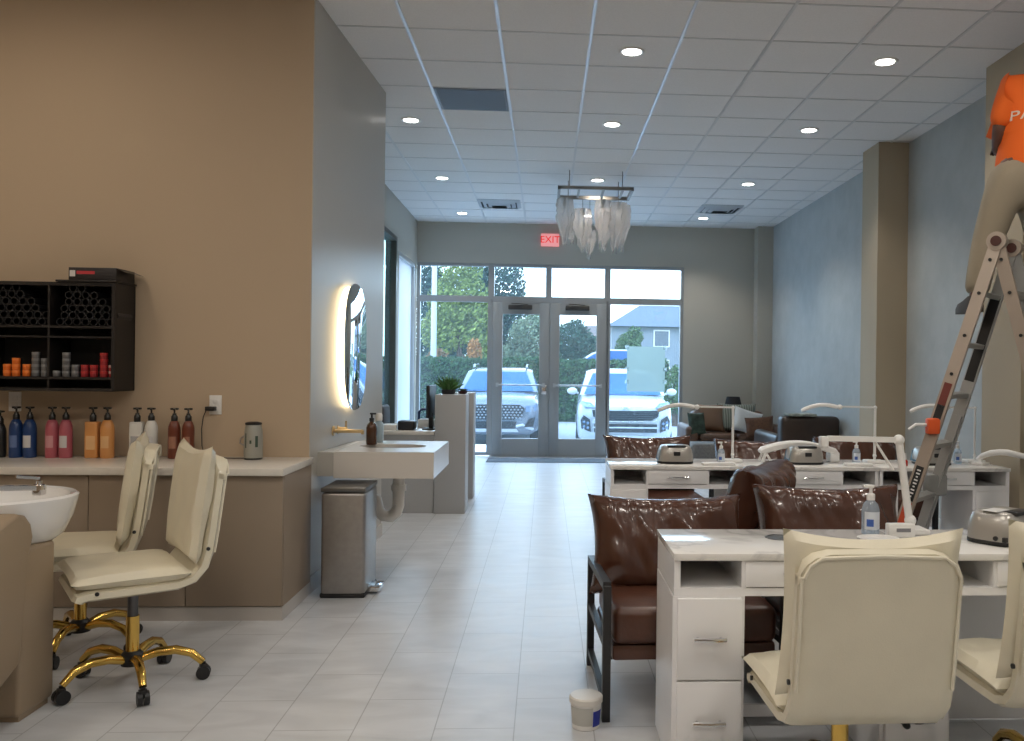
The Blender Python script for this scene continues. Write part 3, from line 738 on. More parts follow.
b = B(); b.lathe([(.016, .158), (.017, .18), (.007, .185), (.007, .21)], n=16); b.box(-.012, .03, -.01, .01, .205, .218, .003); obj('pump', b, BLACK, t)
t = thing('hand_lotion_bottle', 'white bottle with pale blue cap behind the brown soap bottle', 'bottle', (-1.17, 6.3, .8505))
obj('bottle_body', B().lathe([(.03, 0), (.033, .004), (.033, .13), (.02, .15), (.012, .155)], n=20), mat('pale_blue_plastic', (.35, .45, .52), .3), t)
obj('cap', B().lathe([(.022, .152), (.024, .155), (.024, .195), (.018, .205), (.001, .207)], n=20), WHITEP, t)
# mirror : backlit, oval with soft sides, standing off the wall
t = thing('backlit_mirror', 'frameless oval wall mirror with warm glowing rim above vanity', 'mirror', (XG+.040, 6.32, 1.52))
def sup(ry, rz, x, n=64, p=2.6):
    o = []
    for k in range(n):
        a = 2*PI*k/n; c, s = math.cos(a), math.sin(a)
        o.append((x, ry*math.copysign(abs(c)**(2/p), c), rz*math.copysign(abs(s)**(2/p), s)))
    return o
b = B(); b.ring([sup(.345, .44, .045), sup(.35, .445, .047), sup(.35, .445, .052), sup(.345, .44, .054)]); obj('mirror_glass', b, MIRROR, t)
b = B(); b.ring([sup(.325, .42, .0), sup(.335, .43, .044)], cap=True); obj('light_rim', b, GLOW, t)

# ------------------------------------------------------------------ reception desk
RD = mat('reception_grey_laminate', (.42, .415, .41), .45)
t = thing('reception_desk', 'grey reception desk with tall front and lower worktop near the storefront', 'reception desk', (-1.0, 8.4, 0))
obj('front_tower', B().box(-.04, .25, 0, .32, 0, 1.125, .004), RD, t)
obj('front_panel', B().box(.0, .17, .32, .98, .0, 1.10), RD, t)
b = B(); b.box(-.04, .245, .98, 1.25, .0, 1.115, .004); obj('rear_tower', b, RD, t)
b = B(); b.box(-.72, -.045, .02, 1.2, .74, .775, .004); obj('worktop', b, QUARTZ, t)
obj('end_panel', B().box(-.66, -.045, .03, .06, 0, .74), RD, t)
obj('low_shelf', B().box(-.66, -.045, .06, 1.18, .1, .12), RD, t)
obj('inner_panel', B().box(-.67, -.645, .03, 1.18, 0, .74), RD, t)
# plant on tower
t = thing('potted_succulent', 'spiky green succulent in a dark pot on top of the reception desk', 'plant', (-.93, 8.54, 1.126))
obj('pot', B().lathe([(.05, 0), (.062, .003), (.07, .04), (.066, .045), (.06, .04), (.05, .038), (.001, .037)], n=24), mat('dark_ceramic', (.025, .025, .03), .4), t)
b = B()
for k in range(34):
    a = k*2.4; el = .35+1.1*(k/34); Lf = .13-.03*(k/34)+random.random()*.03
    d = Vector((math.cos(a)*math.cos(el), math.sin(a)*math.cos(el), math.sin(el))); p = Vector((d.x*.02, d.y*.02, .035)); q = p+d*Lf+Vector((0, 0, .02))
    b.tube([p, p.lerp(q, .4), p.lerp(q, .75), q], [.011, .014, .009, .001], 5)
obj('leaves', b, LEAF, t)
t = thing('trailing_plant_dish', 'small dark dish with reddish leaves beside the succulent', 'plant', (-.805, 8.66, 1.126))
obj('dish', B().lathe([(.03, 0), (.05, .02), (.052, .03), (.046, .03), (.001, .015)], n=20), mat('maroon_ceramic', (.06, .015, .02), .4), t)
b = B()
for k in range(14):
    a = k*2.4; b.tube([(0, 0, .02), (.03*math.cos(a), .03*math.sin(a), .045), (.055*math.cos(a), .055*math.sin(a), .04)], [.006, .009, .001], 5)
obj('leaves', b, mat('dark_green_leaf', (.03, .07, .03), .5), t)
t = thing('computer_monitor', 'black computer monitor seen edge-on on the reception worktop', 'monitor', (-1.12, 8.72, .7755))
obj('screen', B().box(-.012, .02, -.25, .25, .12, .43, .006), BLACK, t)
obj('stand', B().box(-.015, .025, -.03, .03, .0, .16).box(-.07, .09, -.1, .1, 0, .012, .003), BLACK, t)
tag(obj('receipt_printer', B().box(-.08, .08, -.09, .09, 0, .09, .015, 3), mat('printer_black', (.02, .02, .024), .35), None, (-1.33, 8.62, .7755)), 'small black receipt printer on the low reception worktop', 'printer')
t = thing('caddy', 'dark blue handled caddy with white papers behind the reception desk', 'caddy', (-1.16, 9.05, .7755))
obj('caddy_box', B().box(-.12, .1, -.08, .08, 0, .08, .008), mat('white_paper', (.7, .72, .74), .7), t)
b = B(); b.tube([(-.12, 0, .0), (-.12, 0, .15), (-.09, 0, .18), (.07, 0, .18), (.1, 0, .15), (.1, 0, 0)], .014, 8); obj('handle', b, mat('navy_plastic', (.01, .02, .08), .4), t)
tag(obj('paper_stack', B().box(-.09, .09, -.07, .07, 0, .05, .004), WHITEMAT, None, (-1.52, 8.6, .7755), .1), 'white stack of paper at the left end of reception worktop', 'paper stack')
t = thing('office_chair', 'dark grey office chair standing past the far end of the reception desk worktop', 'chair', (-1.62, 10.05, 0))
b = B(); b.pillow(.42, .42, .09, Matrix.Translation((-.0, .0, .74)) @ Matrix.Rotation(PI/2, 4, 'Z') @ Matrix.Translation((0, .19, 0)), ear=.0, puff=.35, wr=0); obj('backrest', b, mat('charcoal_mesh', (.05, .05, .055), .8), t)
b = B(); b.pillow(.44, .44, .1, Matrix.Translation((.05, 0, .46)) @ Matrix.Rotation(PI/2, 4, 'X'), ear=0, puff=.3, wr=0); obj('seat', b, mat('charcoal_mesh', (.05, .05, .055), .8), t)
b = B(); b.bar((-.19, 0, .42), (-.21, 0, .74), .06, .02, up=(0, 1, 0)); b.cyl((0, 0, .06), (0, 0, .42), .025); b.bar((-.19, 0, .41), (.1, 0, .41), .06, .02); obj('post', b, BLACK, t)
for k in range(5):
    a = 2*PI*k/5; b = B(); b.bar((0, 0, .08), (.27*math.cos(a), .27*math.sin(a), .05), .04, .03); b.sph((.27*math.cos(a), .27*math.sin(a), .028), .028, 10, 8); obj('leg', b, BLACK, t)

# ================================================================== RIGHT: manicure desks
HD = .76
DW = .893
def desk(lab, loc, depth, panel, grp):
    """origin: front-left corner on the floor"""
    t = thing('manicure_desk', lab, 'desk', loc, 0, grp)
    obj('tabletop', B().box(.0005, DW-.0005, -.008, depth, HD-.024, HD, .002), MARBLE, t)
    b = B()
    b.box(0.004, DW-.004, .004, depth-.01, .612, .640); b.box(0.004, .026, .004, depth-.01, .6405, HD-.0245); b.box(DW-.026, DW-.004, .004, depth-.01, .6405, HD-.0245)
    b.box(.238, .256, .004, depth-.01, .6405, HD-.0245); b.box(.633, .651, .004, depth-.01, .6405, HD-.0245); b.box(.026, DW-.026, depth-.03, depth-.01, .6405, HD-.0245)
    obj('cubby_shelf', b, WHITE, t)
    d = obj('drawer', B().box(.250, .640, -.002, .30, .644, HD-.027, .002), WHITE, t)
    b = B()
    for x in (.385, .505): b.cyl((x, -.002, .69), (x, -.024, .69), .004, n=8)
    b.tube([(.378, -.024, .69), (.445, -.028, .69), (.512, -.024, .69)], .0055, 8); obj('handle', b, CHROME, d)
    b = B()
    if panel == 'rail': b.box(.25, .70, depth-.04, depth-.02, .03, .075)
    else: b.box(.13, DW-.03, depth-.04, depth-.02, .012, .6118)
    obj('foot_rail' if panel == 'rail' else 'modesty_panel', b, WHITE, t)
    b = B(); b.lathe([(.055, HD+.0005), (.055, HD+.003), (.045, HD+.004), (.044, HD+.0015), (.001, HD+.0015)], (.445, depth*.62, 0), 28); obj('dust_port', b, mat('dust_port_grey', (.10, .105, .11), .4), t)
    return t
def pedestal(lab, loc, depth, w=.25, grp='white two-drawer pedestals'):
    t = thing('drawer_pedestal', lab, 'drawer unit', loc, 0, grp)
    obj('carcass', B().box(0, w, .004, depth-.02, 0.0, .6115), WHITE, t)
    for z0, z1 in ((.328, .606), (.04, .322)):
        d = obj('drawer', B().box(.016, w-.012, -.012, .006, z0, z1, .002), WHITE, t)
        z = (z0+z1)/2+.005; b = B(); c = w/2
        for x in (c-.04, c+.04): b.cyl((x, -.012, z), (x, -.035, z), .005, n=8)
        b.tube([(c-.055, -.034, z), (c, -.039, z), (c+.055, -.034, z)], .0075, 8); obj('handle', b, CHROME, d)
    return t
DF, DB_ = 3.0, 5.71
desk('white marble-topped manicure desk in the foreground behind the cream chair', (.445, DF, 0), .46, 'rail', 'front row of manicure desks')
desk('white marble-topped manicure desk cut off by the right edge of the photo', (.445+DW, DF, 0), .46, 'panel', 'front row of manicure desks')
fx0 = .425
desk('white manicure desk at the left end of the far row near the doors', (fx0, DB_, 0), .50, 'rail', 'far row of manicure desks')
desk('middle white manicure desk of the far row under the curved arm rest', (fx0+DW, DB_, 0), .50, 'rail', 'far row of manicure desks')
desk('white manicure desk at the right end of the far row behind the ladder', (fx0+2*DW, DB_, 0), .50, 'rail', 'far row of manicure desks')
pedestal('white drawer pedestal at the left end of the foreground manicure desk', (.445, DF, 0), .45)
pedestal('white drawer pedestal glimpsed under the cream chair back in front', (1.175, DF, 0), .45)
pedestal('white drawer pedestal at the left end of the far desk row', (fx0, DB_, 0), .49)
pedestal('white drawer pedestal in the far row hidden behind brown armchair back', (fx0+DW-.12, DB_, 0), .49)
pedestal('white drawer pedestal in the far row beside the ladder foot', (fx0+2*DW-.12, DB_, 0), .49)
pedestal('film-wrapped white drawer pedestal at the right end of the far row', (fx0+3*DW-.254, DB_, 0), .49)

# ------------------------------------------------------------------ brown armchairs, facing the camera side (-Y)
def armchair(lab, loc, rz, grp, high=0.0, seed=1):
    t = thing('armchair', lab, 'armchair', loc, rz, grp)
    for s in (-1, 1):
        x = s*.36
        b = B(); w = .032
        b.box(x-w/2, x+w/2, -.365, -.325, 0, .535, .003); b.box(x-w/2, x+w/2, .30, .34, 0, .50, .003)
        b.bar((x, -.345, .533), (x, .335, .495), w, .03, up=(0, 0, 1)); b.bar((x, -.33, .30), (x, .31, .28), w*.8, .028); b.bar((x, -.33, .07), (x, .31, .07), w*.8, .026)
        obj('side_frame', b, BLACKM, t)
    b = B(); b.box(-.345, .345, -.22, -.19, .20, .224); b.box(-.345, .345, .27, .30, .20, .235); obj('cross_frame', b, BLACKM, t)
    b = B(); b.bar((0, .24, .29), (0, .36, .66), .6, .02, up=(0, 1, 0)); obj('back_support', b, BLACKM, t)
    b = B(); b.box(-.335, .335, -.32, .28, .225, .29, .015, 2); obj('seat_base', b, BROWN2, t)
    b = B(); b.box(-.335, .335, -.345, .22, .292, .44, .035, 3); obj('seat_cushion', b, BROWN2, t)
    M = Matrix.Translation((-.03, .17, .60+high)) @ Matrix.Rotation(-.30, 4, 'X')
    b = B(); b.pillow(.72, .45, .25, M, n=44, ear=.085, puff=.38, wr=.034, seed=seed*7.3, sag=.012); obj('back_cushion', b, BROWN, t)
    return t
ga = 'brown leather armchairs with black metal frames'
armchair('brown leather armchair with black metal frame left of the foreground desk', (.598, 3.83, 0), R(2.4), ga, 0, 1)
armchair('brown leather armchair directly behind the foreground sanitizer bottle and desks', (1.385, 3.95, 0), R(1), ga, .035, 2)
armchair('brown leather armchair turned sideways between the two desk rows', (1.02, 4.90, 0), R(238), ga, .06, 3)
armchair('brown leather armchair behind the left far desk, in front of the doors', (.86, 6.80, 0), R(3), ga, .05, 4)
armchair('brown leather armchair behind the middle far desk under the curved arm rest', (1.70, 6.86, 0), R(-14), ga, .02, 5)
armchair('brown leather armchair behind the ladder and the right far desk', (2.56, 6.80, 0), R(4), ga, .05, 6)

# ------------------------------------------------------------------ nail lamps (silver boxes)
def nail_lamp(lab, loc, rz, film=False):
    t = thing('nail_lamp', lab, 'nail lamp', loc, rz, 'silver nail curing lamps on the desks')
    def rr(w, d, z, n=7, p=3.5):
        o = []
        for k in range(4*n):
            a = 2*PI*(k+.5)/(4*n); c, s = math.cos(a), math.sin(a)
            o.append((w*math.copysign(abs(c)**(2/p), c), d*math.copysign(abs(s)**(2/p), s), z))
        return o
    obj('base', B().ring([rr(.112, .095, 0), rr(.121, .102, .004), rr(.121, .102, .014), rr(.118, .10, .016)]), BLACK, t)
    obj('shell', B().ring([rr(.119, .10, .016), rr(.119, .10, .045), rr(.112, .094, .085), rr(.102, .085, .108), rr(.09, .072, .118), rr(.07, .055, .121)]), SILVER, t)
    b = B(); b.box(-.062, .062, -.088, -.03, .109, .1225, .004); obj('handle_slot', b, BLACK, t)
    b = B(); b.box(-.022, .022, -.104, -.08, .055, .082, .003); obj('display', b, BLACK, t)
    if film:
        b = B(); b.cyl((-.122, -.035, .028), (-.105, -.035, .03), .009, n=12); b.box(-.122, -.105, -.075, -.06, .018, .036, .002); obj('side_socket', b, BLACK, t)
        b = B(); b.box(-.10, .0, -.03, .03, .1215, .1225); obj('film_and_glare', b, WHITEP, t)  # opaque white patch on top stands for glare, put in as colour
    else:
        b = B(); b.sheet(lambda u, v: Vector((-.121+.014*v, -.06+.13*u, .02+.07*v)), 3, 3); obj('film_and_glare', b, glass('blue_film', (.45, .7, .9), .25, milk=.35, milkcol=(.4, .65, .85)), t)
    return t
nail_lamp('silver nail curing lamp at the left end of far desk row', (.88, 5.93, HD+.0005), 0)
nail_lamp('silver nail curing lamp under the curved arm rest on the middle far desk', (1.77, 5.93, HD+.0005), 0)
nail_lamp('silver nail curing lamp half hidden behind the ladder on far desk', (2.66, 5.93, HD+.0005), 0)
nail_lamp('large silver nail curing lamp in front at the right edge on foreground desk', (1.72, 3.22, HD+.0005), R(36), True)

# curved arm rests
def arm_rest(lab, loc, rz):
    t = thing('arm_rest', lab, 'arm rest', loc, rz, 'white curved manicure arm rests')
    loops = []
    for i in range(25):
        v = i/24; a = PI*(1-v); x = -.27+.54*v; z = .055+.085*math.sin(PI*(.12+.76*v))**1.0 - .02
        loops.append((x, z))
    b = B(); ring = []
    for i, (x, z) in enumerate(loops):
        a = loops[max(0, i-1)]; c = loops[min(24, i+1)]; d = Vector((c[0]-a[0], c[1]-a[1])).normalized(); n = (-d.y, d.x)
        th = .022*(1 if 0 < i < 24 else .5)
        ring.append([(x+n[0]*q*th, p*.055*(1 if 0 < i < 24 else .8), z+n[1]*q*th) for p, q in ((-1, -.6), (-.8, -1), (.8, -1), (1, -.6), (1, .6), (.8, 1), (-.8, 1), (-1, .6))])
    b.ring(ring); obj('pad', b, WHITEMAT, t)
    b = B(); b.bar((-.235, -.04, .075), (-.26, -.05, .0), .022, .014); b.bar((-.235, -.04, .06), (-.20, -.05, .0), .022, .014)
    obj('left_foot', b, WHITEP, t)
    b = B(); b.bar((-.235, .04, .075), (-.26, .05, 0), .022, .014); obj('left_foot', b, WHITEP, t)
    b = B(); b.box(.215, .285, -.05, .05, 0, .07, .012); obj('right_foot', b, WHITEP, t)
arm_rest('white curved arm rest arching over the lamp on the middle far desk', (1.765, 6.07, HD+.001), 0)

# L-shaped LED lamps
def desk_lamp(lab, loc, z1, arm, arc, thick=.011, lean=0, rz=0):
    t = thing('desk_lamp', lab, 'desk lamp', loc, rz, 'white L-shaped desk lamps')
    b = B(); b.box(-.07, .06, -.05, .05, 0, .022, .006); obj('base', b, WHITEP, t)
    b = B(); b.tube([(0, 0, .02), (lean, 0, z1)], thick*1.1, 10); b.sph((lean, 0, z1), thick*1.6, 12, 8); b.sph((0, 0, .05), thick*1.7, 12, 8); obj('post', b, WHITEP, t)
    b = B(); b.bar((lean+.01, 0, z1), (lean-arm, 0, z1+.004), thick*1.5, thick*1.5); obj('arm', b, WHITEP, t)
    b = B()
    if arc:
        n = 14; pts = [(lean-arm-.02-.25*(i/n), 0, z1+.0-.028*(i/n)**2.2+.018*math.sin(PI*i/n)) for i in range(n+1)]
        b.tube(pts, [.014]*n+[.010], 8)
        b.sph((lean-arm, 0, z1), .018, 10, 8)
    else:
        b.box(lean-arm-.03, lean-arm+.0, -.02, .02, z1-.03, z1+.012, .004)
        q = B(); q.tube([(lean-.10, 0, z1-.0), (lean-.02, 0, z1-.12)], .005, 6); obj('brace', q, WHITEP, t)
    obj('lamp_head', b, WHITEP, t)
desk_lamp('thin white L-shaped lamp with curved head on the left far desk', (1.285, 5.98, HD+.0005), .375, .25, True, .008)
desk_lamp('thin white L-shaped lamp with curved head on the middle far desk', (2.28, 5.98, HD+.0005), .385, .25, True, .008)
desk_lamp('thin white L-shaped lamp on the far desk near the right wall', (3.03, 6.06, HD+.0005), .385, .20, True, .0065)
desk_lamp('sturdy white L-shaped lamp on the foreground desk beside the sanitizer', (1.435, 3.38, HD+.0005), .365, .285, False, .0135, -.05)

# bottles and little things on desks
def sanitizer(lab, loc, lm, s=1.0):
    t = thing('sanitizer_bottle', lab, 'bottle', loc, 0, 'clear pump bottles of sanitizer on the desks')
    obj('bottle_body', B().lathe([(.027*s, 0), (.030*s, .003), (.030*s, .085*s), (.024*s, .105*s), (.012*s, .118*s), (.012*s, .124*s)], n=22), glass('sanitizer_gel', (.80, .88, .95), .15, milk=.3, milkcol=(.75, .82, .9)), t)
    b = B(); b.lathe([(.014*s, .118*s), (.0145*s, .138*s), (.006*s, .143*s), (.006*s, .165*s)], n=14); b.box(-.028*s, .010*s, -.008*s, .008*s, .160*s, .172*s, .003); obj('pump', b, WHITEP, t)
    b = B(); r_ = .0306*s; b.sheet(lambda u, v: Vector((r_*math.cos(R(-150+120*u)), r_*math.sin(R(-150+120*u)), (.02+.06*v)*s)), 8, 3); obj('front_label', b, lm, t)
    b = B(); r_ = .0309*s; b.sheet(lambda u, v: Vector((r_*math.cos(R(-135+45*u)), r_*math.sin(R(-135+45*u)), (.03+.025*v)*s)), 5, 2); obj('label_print', b, mat('blue_label_print', (.05, .12, .42), .5), t)
WL = mat('white_label', (.62, .66, .72), .5)
sanitizer('clear pump bottle with blue and white label on the foreground desk', (1.268, 3.36, HD+.0005), WL, 1.12)
sanitizer('clear pump bottle on the left far desk beside the thin lamp', (1.19, 5.9, HD+.0005), WL, .85)
sanitizer('clear pump bottle on the middle far desk, left of the lamp post', (2.14, 5.95, HD+.0005), WL, .9)
sanitizer('clear pump bottle on the right far desk near the wall', (2.87, 5.98, HD+.0005), WL, .9)
b = B(); b.lathe([(.03, .0), (.055, .003), (.062, .014), (.058, .014), (.05, .006), (.001, .005)], n=28, sx=1.25); tag(obj('white_dish', b, WHITEP, None, (1.245, 3.22, HD+.0005)), 'low white dish on the foreground desk in front of the sanitizer', 'dish')
t = thing('label_holder', 'small white block with faint grey print beside the lamp base in front', 'card holder', (1.37, 3.3, HD+.0005))
obj('block', B().box(-.06, .045, -.02, .02, 0, .052, .005), WHITEP, t)
b = B(); b.box(-.03, .025, -.0215, -.0195, .022, .036); obj('print', b, mat('grey_print', (.2, .2, .22), .6), t)
def towel(lab, x, y, w, d, rz):
    tag(obj('folded_towel', B().box(-w, w, -d, d, 0, .018, .007, 2), WHITEMAT, None, (x, y, HD+.0005), rz), lab, 'towel', 'folded white towels on the far desks')
towel('folded white towel on the left far desk in front of the lamp', 1.15, 5.79, .11, .035, .1)
towel('folded white towel on the middle far desk right of arm rest', 2.10, 5.80, .09, .04, 0)
t = thing('polish_bottle', 'tiny polish bottle with white cap and red body beside the ladder', 'nail polish', (2.42, 5.8, HD+.0005))
obj('bottle_body', B().lathe([(.016, 0), (.019, .004), (.019, .035), (.009, .045)], n=16), mat('red_polish', (.5, .03, .02), .2), t)
obj('cap', B().lathe([(.010, .044), (.011, .046), (.008, .085), (.001, .086)], n=14), WHITEP, t)
# arm rest at right end stands beyond desk edge: rests on desk corner
t = thing('arm_rest', 'white curved arm rest at the right end of the far desk row near the column', 'arm rest', (3.055, 5.83, HD+.001), R(-62), 'white curved manicure arm rests')
pts = [(-.13, 0, .035), (-.09, 0, .062), (-.03, 0, .085), (.04, 0, .098), (.10, 0, .10), (.22, 0, .085), (.30, 0, .07)]
b = B(); b.tube(pts, [.012, .019, .021, .021, .021, .019, .012], 10); obj('pad', b, WHITEMAT, t)
b = B(); b.box(-.15, -.06, -.04, .04, 0, .02, .006); b.bar((-.11, 0, .0), (-.11, 0, .05), .03, .02, up=(0, 1, 0)); obj('foot', b, WHITEP, t)

# white bucket on the floor
t = thing('plastic_tub', 'small white lidded plastic tub on the floor by the armchair leg', 'tub', (.172, 3.42, 0))
obj('tub_body', B().lathe([(.05, 0), (.053, .003), (.060, .10)], n=32), WHITEP, t)
obj('lid', B().lathe([(.062, .098), (.065, .10), (.065, .118), (.060, .124), (.001, .125)], n=32), mat('tub_lid_white', (.70, .68, .64), .4), t)
def lab_(a0, a1, z0, z1, k=.0009): 
    return lambda u, v: Vector(((.053+.007*(z0+(z1-z0)*v)/.1+k)*math.cos(R(a0+(a1-a0)*u)), (.053+.007*(z0+(z1-z0)*v)/.1+k)*math.sin(R(a0+(a1-a0)*u)), z0+(z1-z0)*v))
b = B(); b.sheet(lab_(-165, -65, .02, .09), 12, 3); obj('paper_label', b, mat('tub_label_grey', (.50, .50, .47), .6), t)
b = B(); b.sheet(lab_(-64, -18, .015, .075, .0012), 8, 3); obj('blue_label', b, mat('tub_label_blue', (.015, .03, .30), .5), t)

# ------------------------------------------------------------------ lounge corner
DKBR = mat('dark_brown_sofa_leather', (.032, .018, .012), .4, noise_amt=.2)
TOB = mat('tobacco_sofa_leather', (.10, .05, .028), .42, noise_amt=.2)
t = thing('sofa', 'tobacco brown sofa standing in the far corner against the front wall', 'sofa', (2.96, 12.75, 0))
obj('seat_base', B().box(-.80, .30, -.4, .4, .08, .38, .05, 3), TOB, t)
obj('backrest', B().box(-.80, .30, .22, .48, .3, .78, .07, 3), TOB, t)
for x0, x1 in ((-.98, -.79), (.31, .50)): obj('arm', B().box(x0, x1, -.42, .46, .08, .60, .06, 3), TOB, t)
for x0, x1 in ((-.78, -.25), (-.24, .30)):
    obj('seat_cushion', B().box(x0, x1, -.42, .2, .385, .49, .05, 3), TOB, t)
for x in (-.85, .42):
    for y in (-.34, .4): obj('leg', B().cyl((x, y, 0), (x, y, .09), .025), BLACK, t)
def cushion(name, lab, loc, rz, w, h, th, m, tilt=-.3, spin=0.0, seed=1):
    M = Matrix.Rotation(tilt, 4, 'X') @ Matrix.Rotation(spin, 4, 'Y')
    b = B(); b.pillow(w, h, th, M, n=18, ear=.08, puff=.5, wr=.008, seed=seed); o = obj(name, b, m, None, loc, rz)
    return tag(o, lab, 'cushion', 'cushions on the lounge sofas')
STR = stripes('green_grey_striped_fabric', (.10, .12, .09), (.27, .28, .24), 9)
cushion('throw_cushion', 'large tan square cushion on the left end of the corner sofa', (2.40, 12.74, .69), 0, .42, .42, .14, mat('tan_leather_cushion', (.16, .09, .05), .5), seed=2)
cushion('throw_cushion', 'large green and grey striped cushion in the middle of the corner sofa', (2.80, 12.76, .70), 0, .58, .42, .14, STR, seed=3)
cushion('throw_cushion', 'small dark green patterned cushion at the left arm of the sofa', (2.15, 12.42, .62), R(15), .26, .34, .12, mat('dark_green_print_fabric', (.03, .05, .035), .8, noise_amt=.6, nscale=14), seed=4)
cushion('throw_cushion', 'white tilted cushion on the right half of the corner sofa', (2.88, 12.45, .66), R(12), .44, .36, .12, mat('white_cushion_linen', (.62, .64, .64), .85), spin=.3, seed=5)
cushion('throw_cushion', 'brown knitted cushion resting in front of the white tilted one', (3.0, 12.20, .60), R(-15), .40, .30, .12, mat('brown_knit', (.10, .045, .022), .8, noise_amt=.3, nscale=30), spin=-.1, seed=6)
t = thing('loveseat', 'dark espresso loveseat seen from behind by the right wall', 'sofa', (2.99, 10.62, 0))
obj('seat_base', B().box(-.20, .46, -.22, .95, .0, .42, .05, 3), DKBR, t)
obj('backrest', B().box(-.23, .48, -.45, -.22, .0, .86, .06, 3), DKBR, t)
for x0, x1 in ((-.23, -.08), (.33, .48)): obj('arm', B().box(x0, x1, -.2, .95, .0, .62, .06, 3), DKBR, t)
obj('seat_cushion', B().box(-.07, .32, -.2, .93, .42, .53, .05, 3), DKBR, t)
tag(obj('throw_blanket', B().box(-.14, .2, -.14, .1, 0, .03, .014, 2), mat('patterned_grey_throw', (.28, .30, .27), .9, noise_amt=.4, nscale=25), None, (2.98, 10.29, .8605)), 'pale grey patterned throw draped on top of the dark loveseat back', 'blanket')
b = B(); b.box(-.36, .36, -.2, .2, .54, .56); 
for x in (-.36, .36):
    for y in (-.18, .18): b.cyl((x, y, 0), (x, y, .54), .015)
t = thing('side_table', 'small wooden console table behind the corner sofa with the lamp', 'table', (2.85, 13.50, 0))
obj('table_frame', b, wood('walnut', (.10, .05, .03), (.16, .09, .05)), t)
t = thing('table_lamp', 'table lamp with black tapered shade standing behind the corner sofa', 'lamp', (2.90, 13.50, .5605))
obj('lamp_base', B().lathe([(.07, 0), (.075, .01), (.02, .03), (.03, .1), (.045, .16), (.02, .24), (.008, .26), (.008, .30)], n=20), BLACK, t)
obj('lamp_shade', B().lathe([(.15, .22), (.10, .42), (.096, .42), (.146, .22)], n=28), mat('black_shade', (.015, .015, .018), .7), t)
tag(obj('grey_ottoman', B().box(-.3, .3, -.25, .25, 0, .45, .05, 3), mat('grey_weave', (.16, .16, .155), .9, noise_amt=.2, nscale=40), None, (2.15, 11.3, 0)), 'grey fabric ottoman in front of the corner sofa', 'ottoman')

# ================================================================== LADDER
AL = mat('pinkish_cast_aluminium', (.42, .35, .29), .42, metal=.35); AL2 = mat('ladder_aluminium', (.40, .40, .39), .42, metal=.5)
top = Vector((2.63, 5.02, 2.165)); rd = Vector((.24, .27, 0)); rdn = rd.normalized()
lb = Vector((2.035, 5.24, 0)); rb = Vector((3.13, 4.80, 0))
t = thing('step_ladder', 'folding aluminium ladder with orange clip standing between the desk rows', 'ladder', (2.58, 5.0, 0))
O = Vector(t.location)
def leg(basept, sgn):
    sp_ = 1.35
    for j, (off, m) in enumerate(((0, AL), (1, AL2))):
        a = basept+rd*(off*1.30-.15); c = top+rd*off
        b = B(); nrm = (c-a).normalized(); b.bar(a-O+nrm*.03, c-O-nrm*.03, .072, .03, up=rdn)
        if sgn < 0:   # inner telescoping rail
            a2 = a.lerp(c, .02)+rdn*(.03 if off == 0 else -.03); c2 = a.lerp(c, .52)+rdn*(.03 if off == 0 else -.03)
            b.bar(a2-O, c2-O, .058, .025, up=rdn)
        o = obj('rail', b, m, t)
        b = B(); b.box(a.x-O.x-.045, a.x-O.x+.045, a.y-O.y-.03, a.y-O.y+.03, 0, .05, .008); obj('rubber_foot', b, BLACK, o)
        if off == 0:
            b = B()
            for q in (.55, .64, .745, .86, .95):
                p = a.lerp(c, q)-O-rdn*.016; b.cyl(p, p-rdn*.008, .010, n=10)
            obj('rivet', b, BLACK, o)
    for q in (.14, .29, .44, .58, .72, .86):
        a = (basept-rd*.15).lerp(top, q); c = (basept+rd*1.15).lerp(top+rd, q)
        b = B(); b.bar(a-O, c-O, .05, .028, up=(top-basept).normalized()); obj('rung', b, mat('rung_aluminium', (.36, .35, .33), .45, metal=.4), t)
leg(lb, -1); leg(rb, 1)
for off in (0, 1):
    p = top+rd*off-O; b = B(); b.cyl(p-rdn*.028, p+rdn*.028, .055, n=24)
    h = obj('hinge', b, AL, t)
    b = B(); b.cyl(p-rdn*.036, p+rdn*.036, .030, n=18); obj('hinge_knob', b, mat('dark_red_knob', (.07, .02, .015), .4), h)
# decals on the near left rail
def decal(q0, q1, m, name, w=.045):
    a = lb-rd*.15; q = lambda s: a.lerp(top, s)-O-rdn*.0175
    b = B(); b.bar(q(q0), q(q1), w, .003, up=rdn); return obj(name, b, m, t)
RED = mat('ladder_red_label', (.55, .07, .02), .5)
decal(.215, .285, RED, 'warning_label'); d = decal(.29, .385, BLACK, 'black_label'); decal(.215, .225, mat('ladder_yellow', (.6, .4, .05), .5), 'warning_label', .03)
decal(.515, .555, BLACK, 'black_label'); decal(.555, .615, mat('ladder_dark_red', (.16, .03, .02), .5), 'warning_label')
a = lb-rd*.15
b = B()
for i in range(9):
    p = a.lerp(top, .30+i*.009)-O-rdn*.0195; dirv = (top-a).normalized(); b.bar(p, p+dirv*.009, .022 if i % 3 else .012, .002, up=rdn)
obj('label_print', b, WHITEP, t)
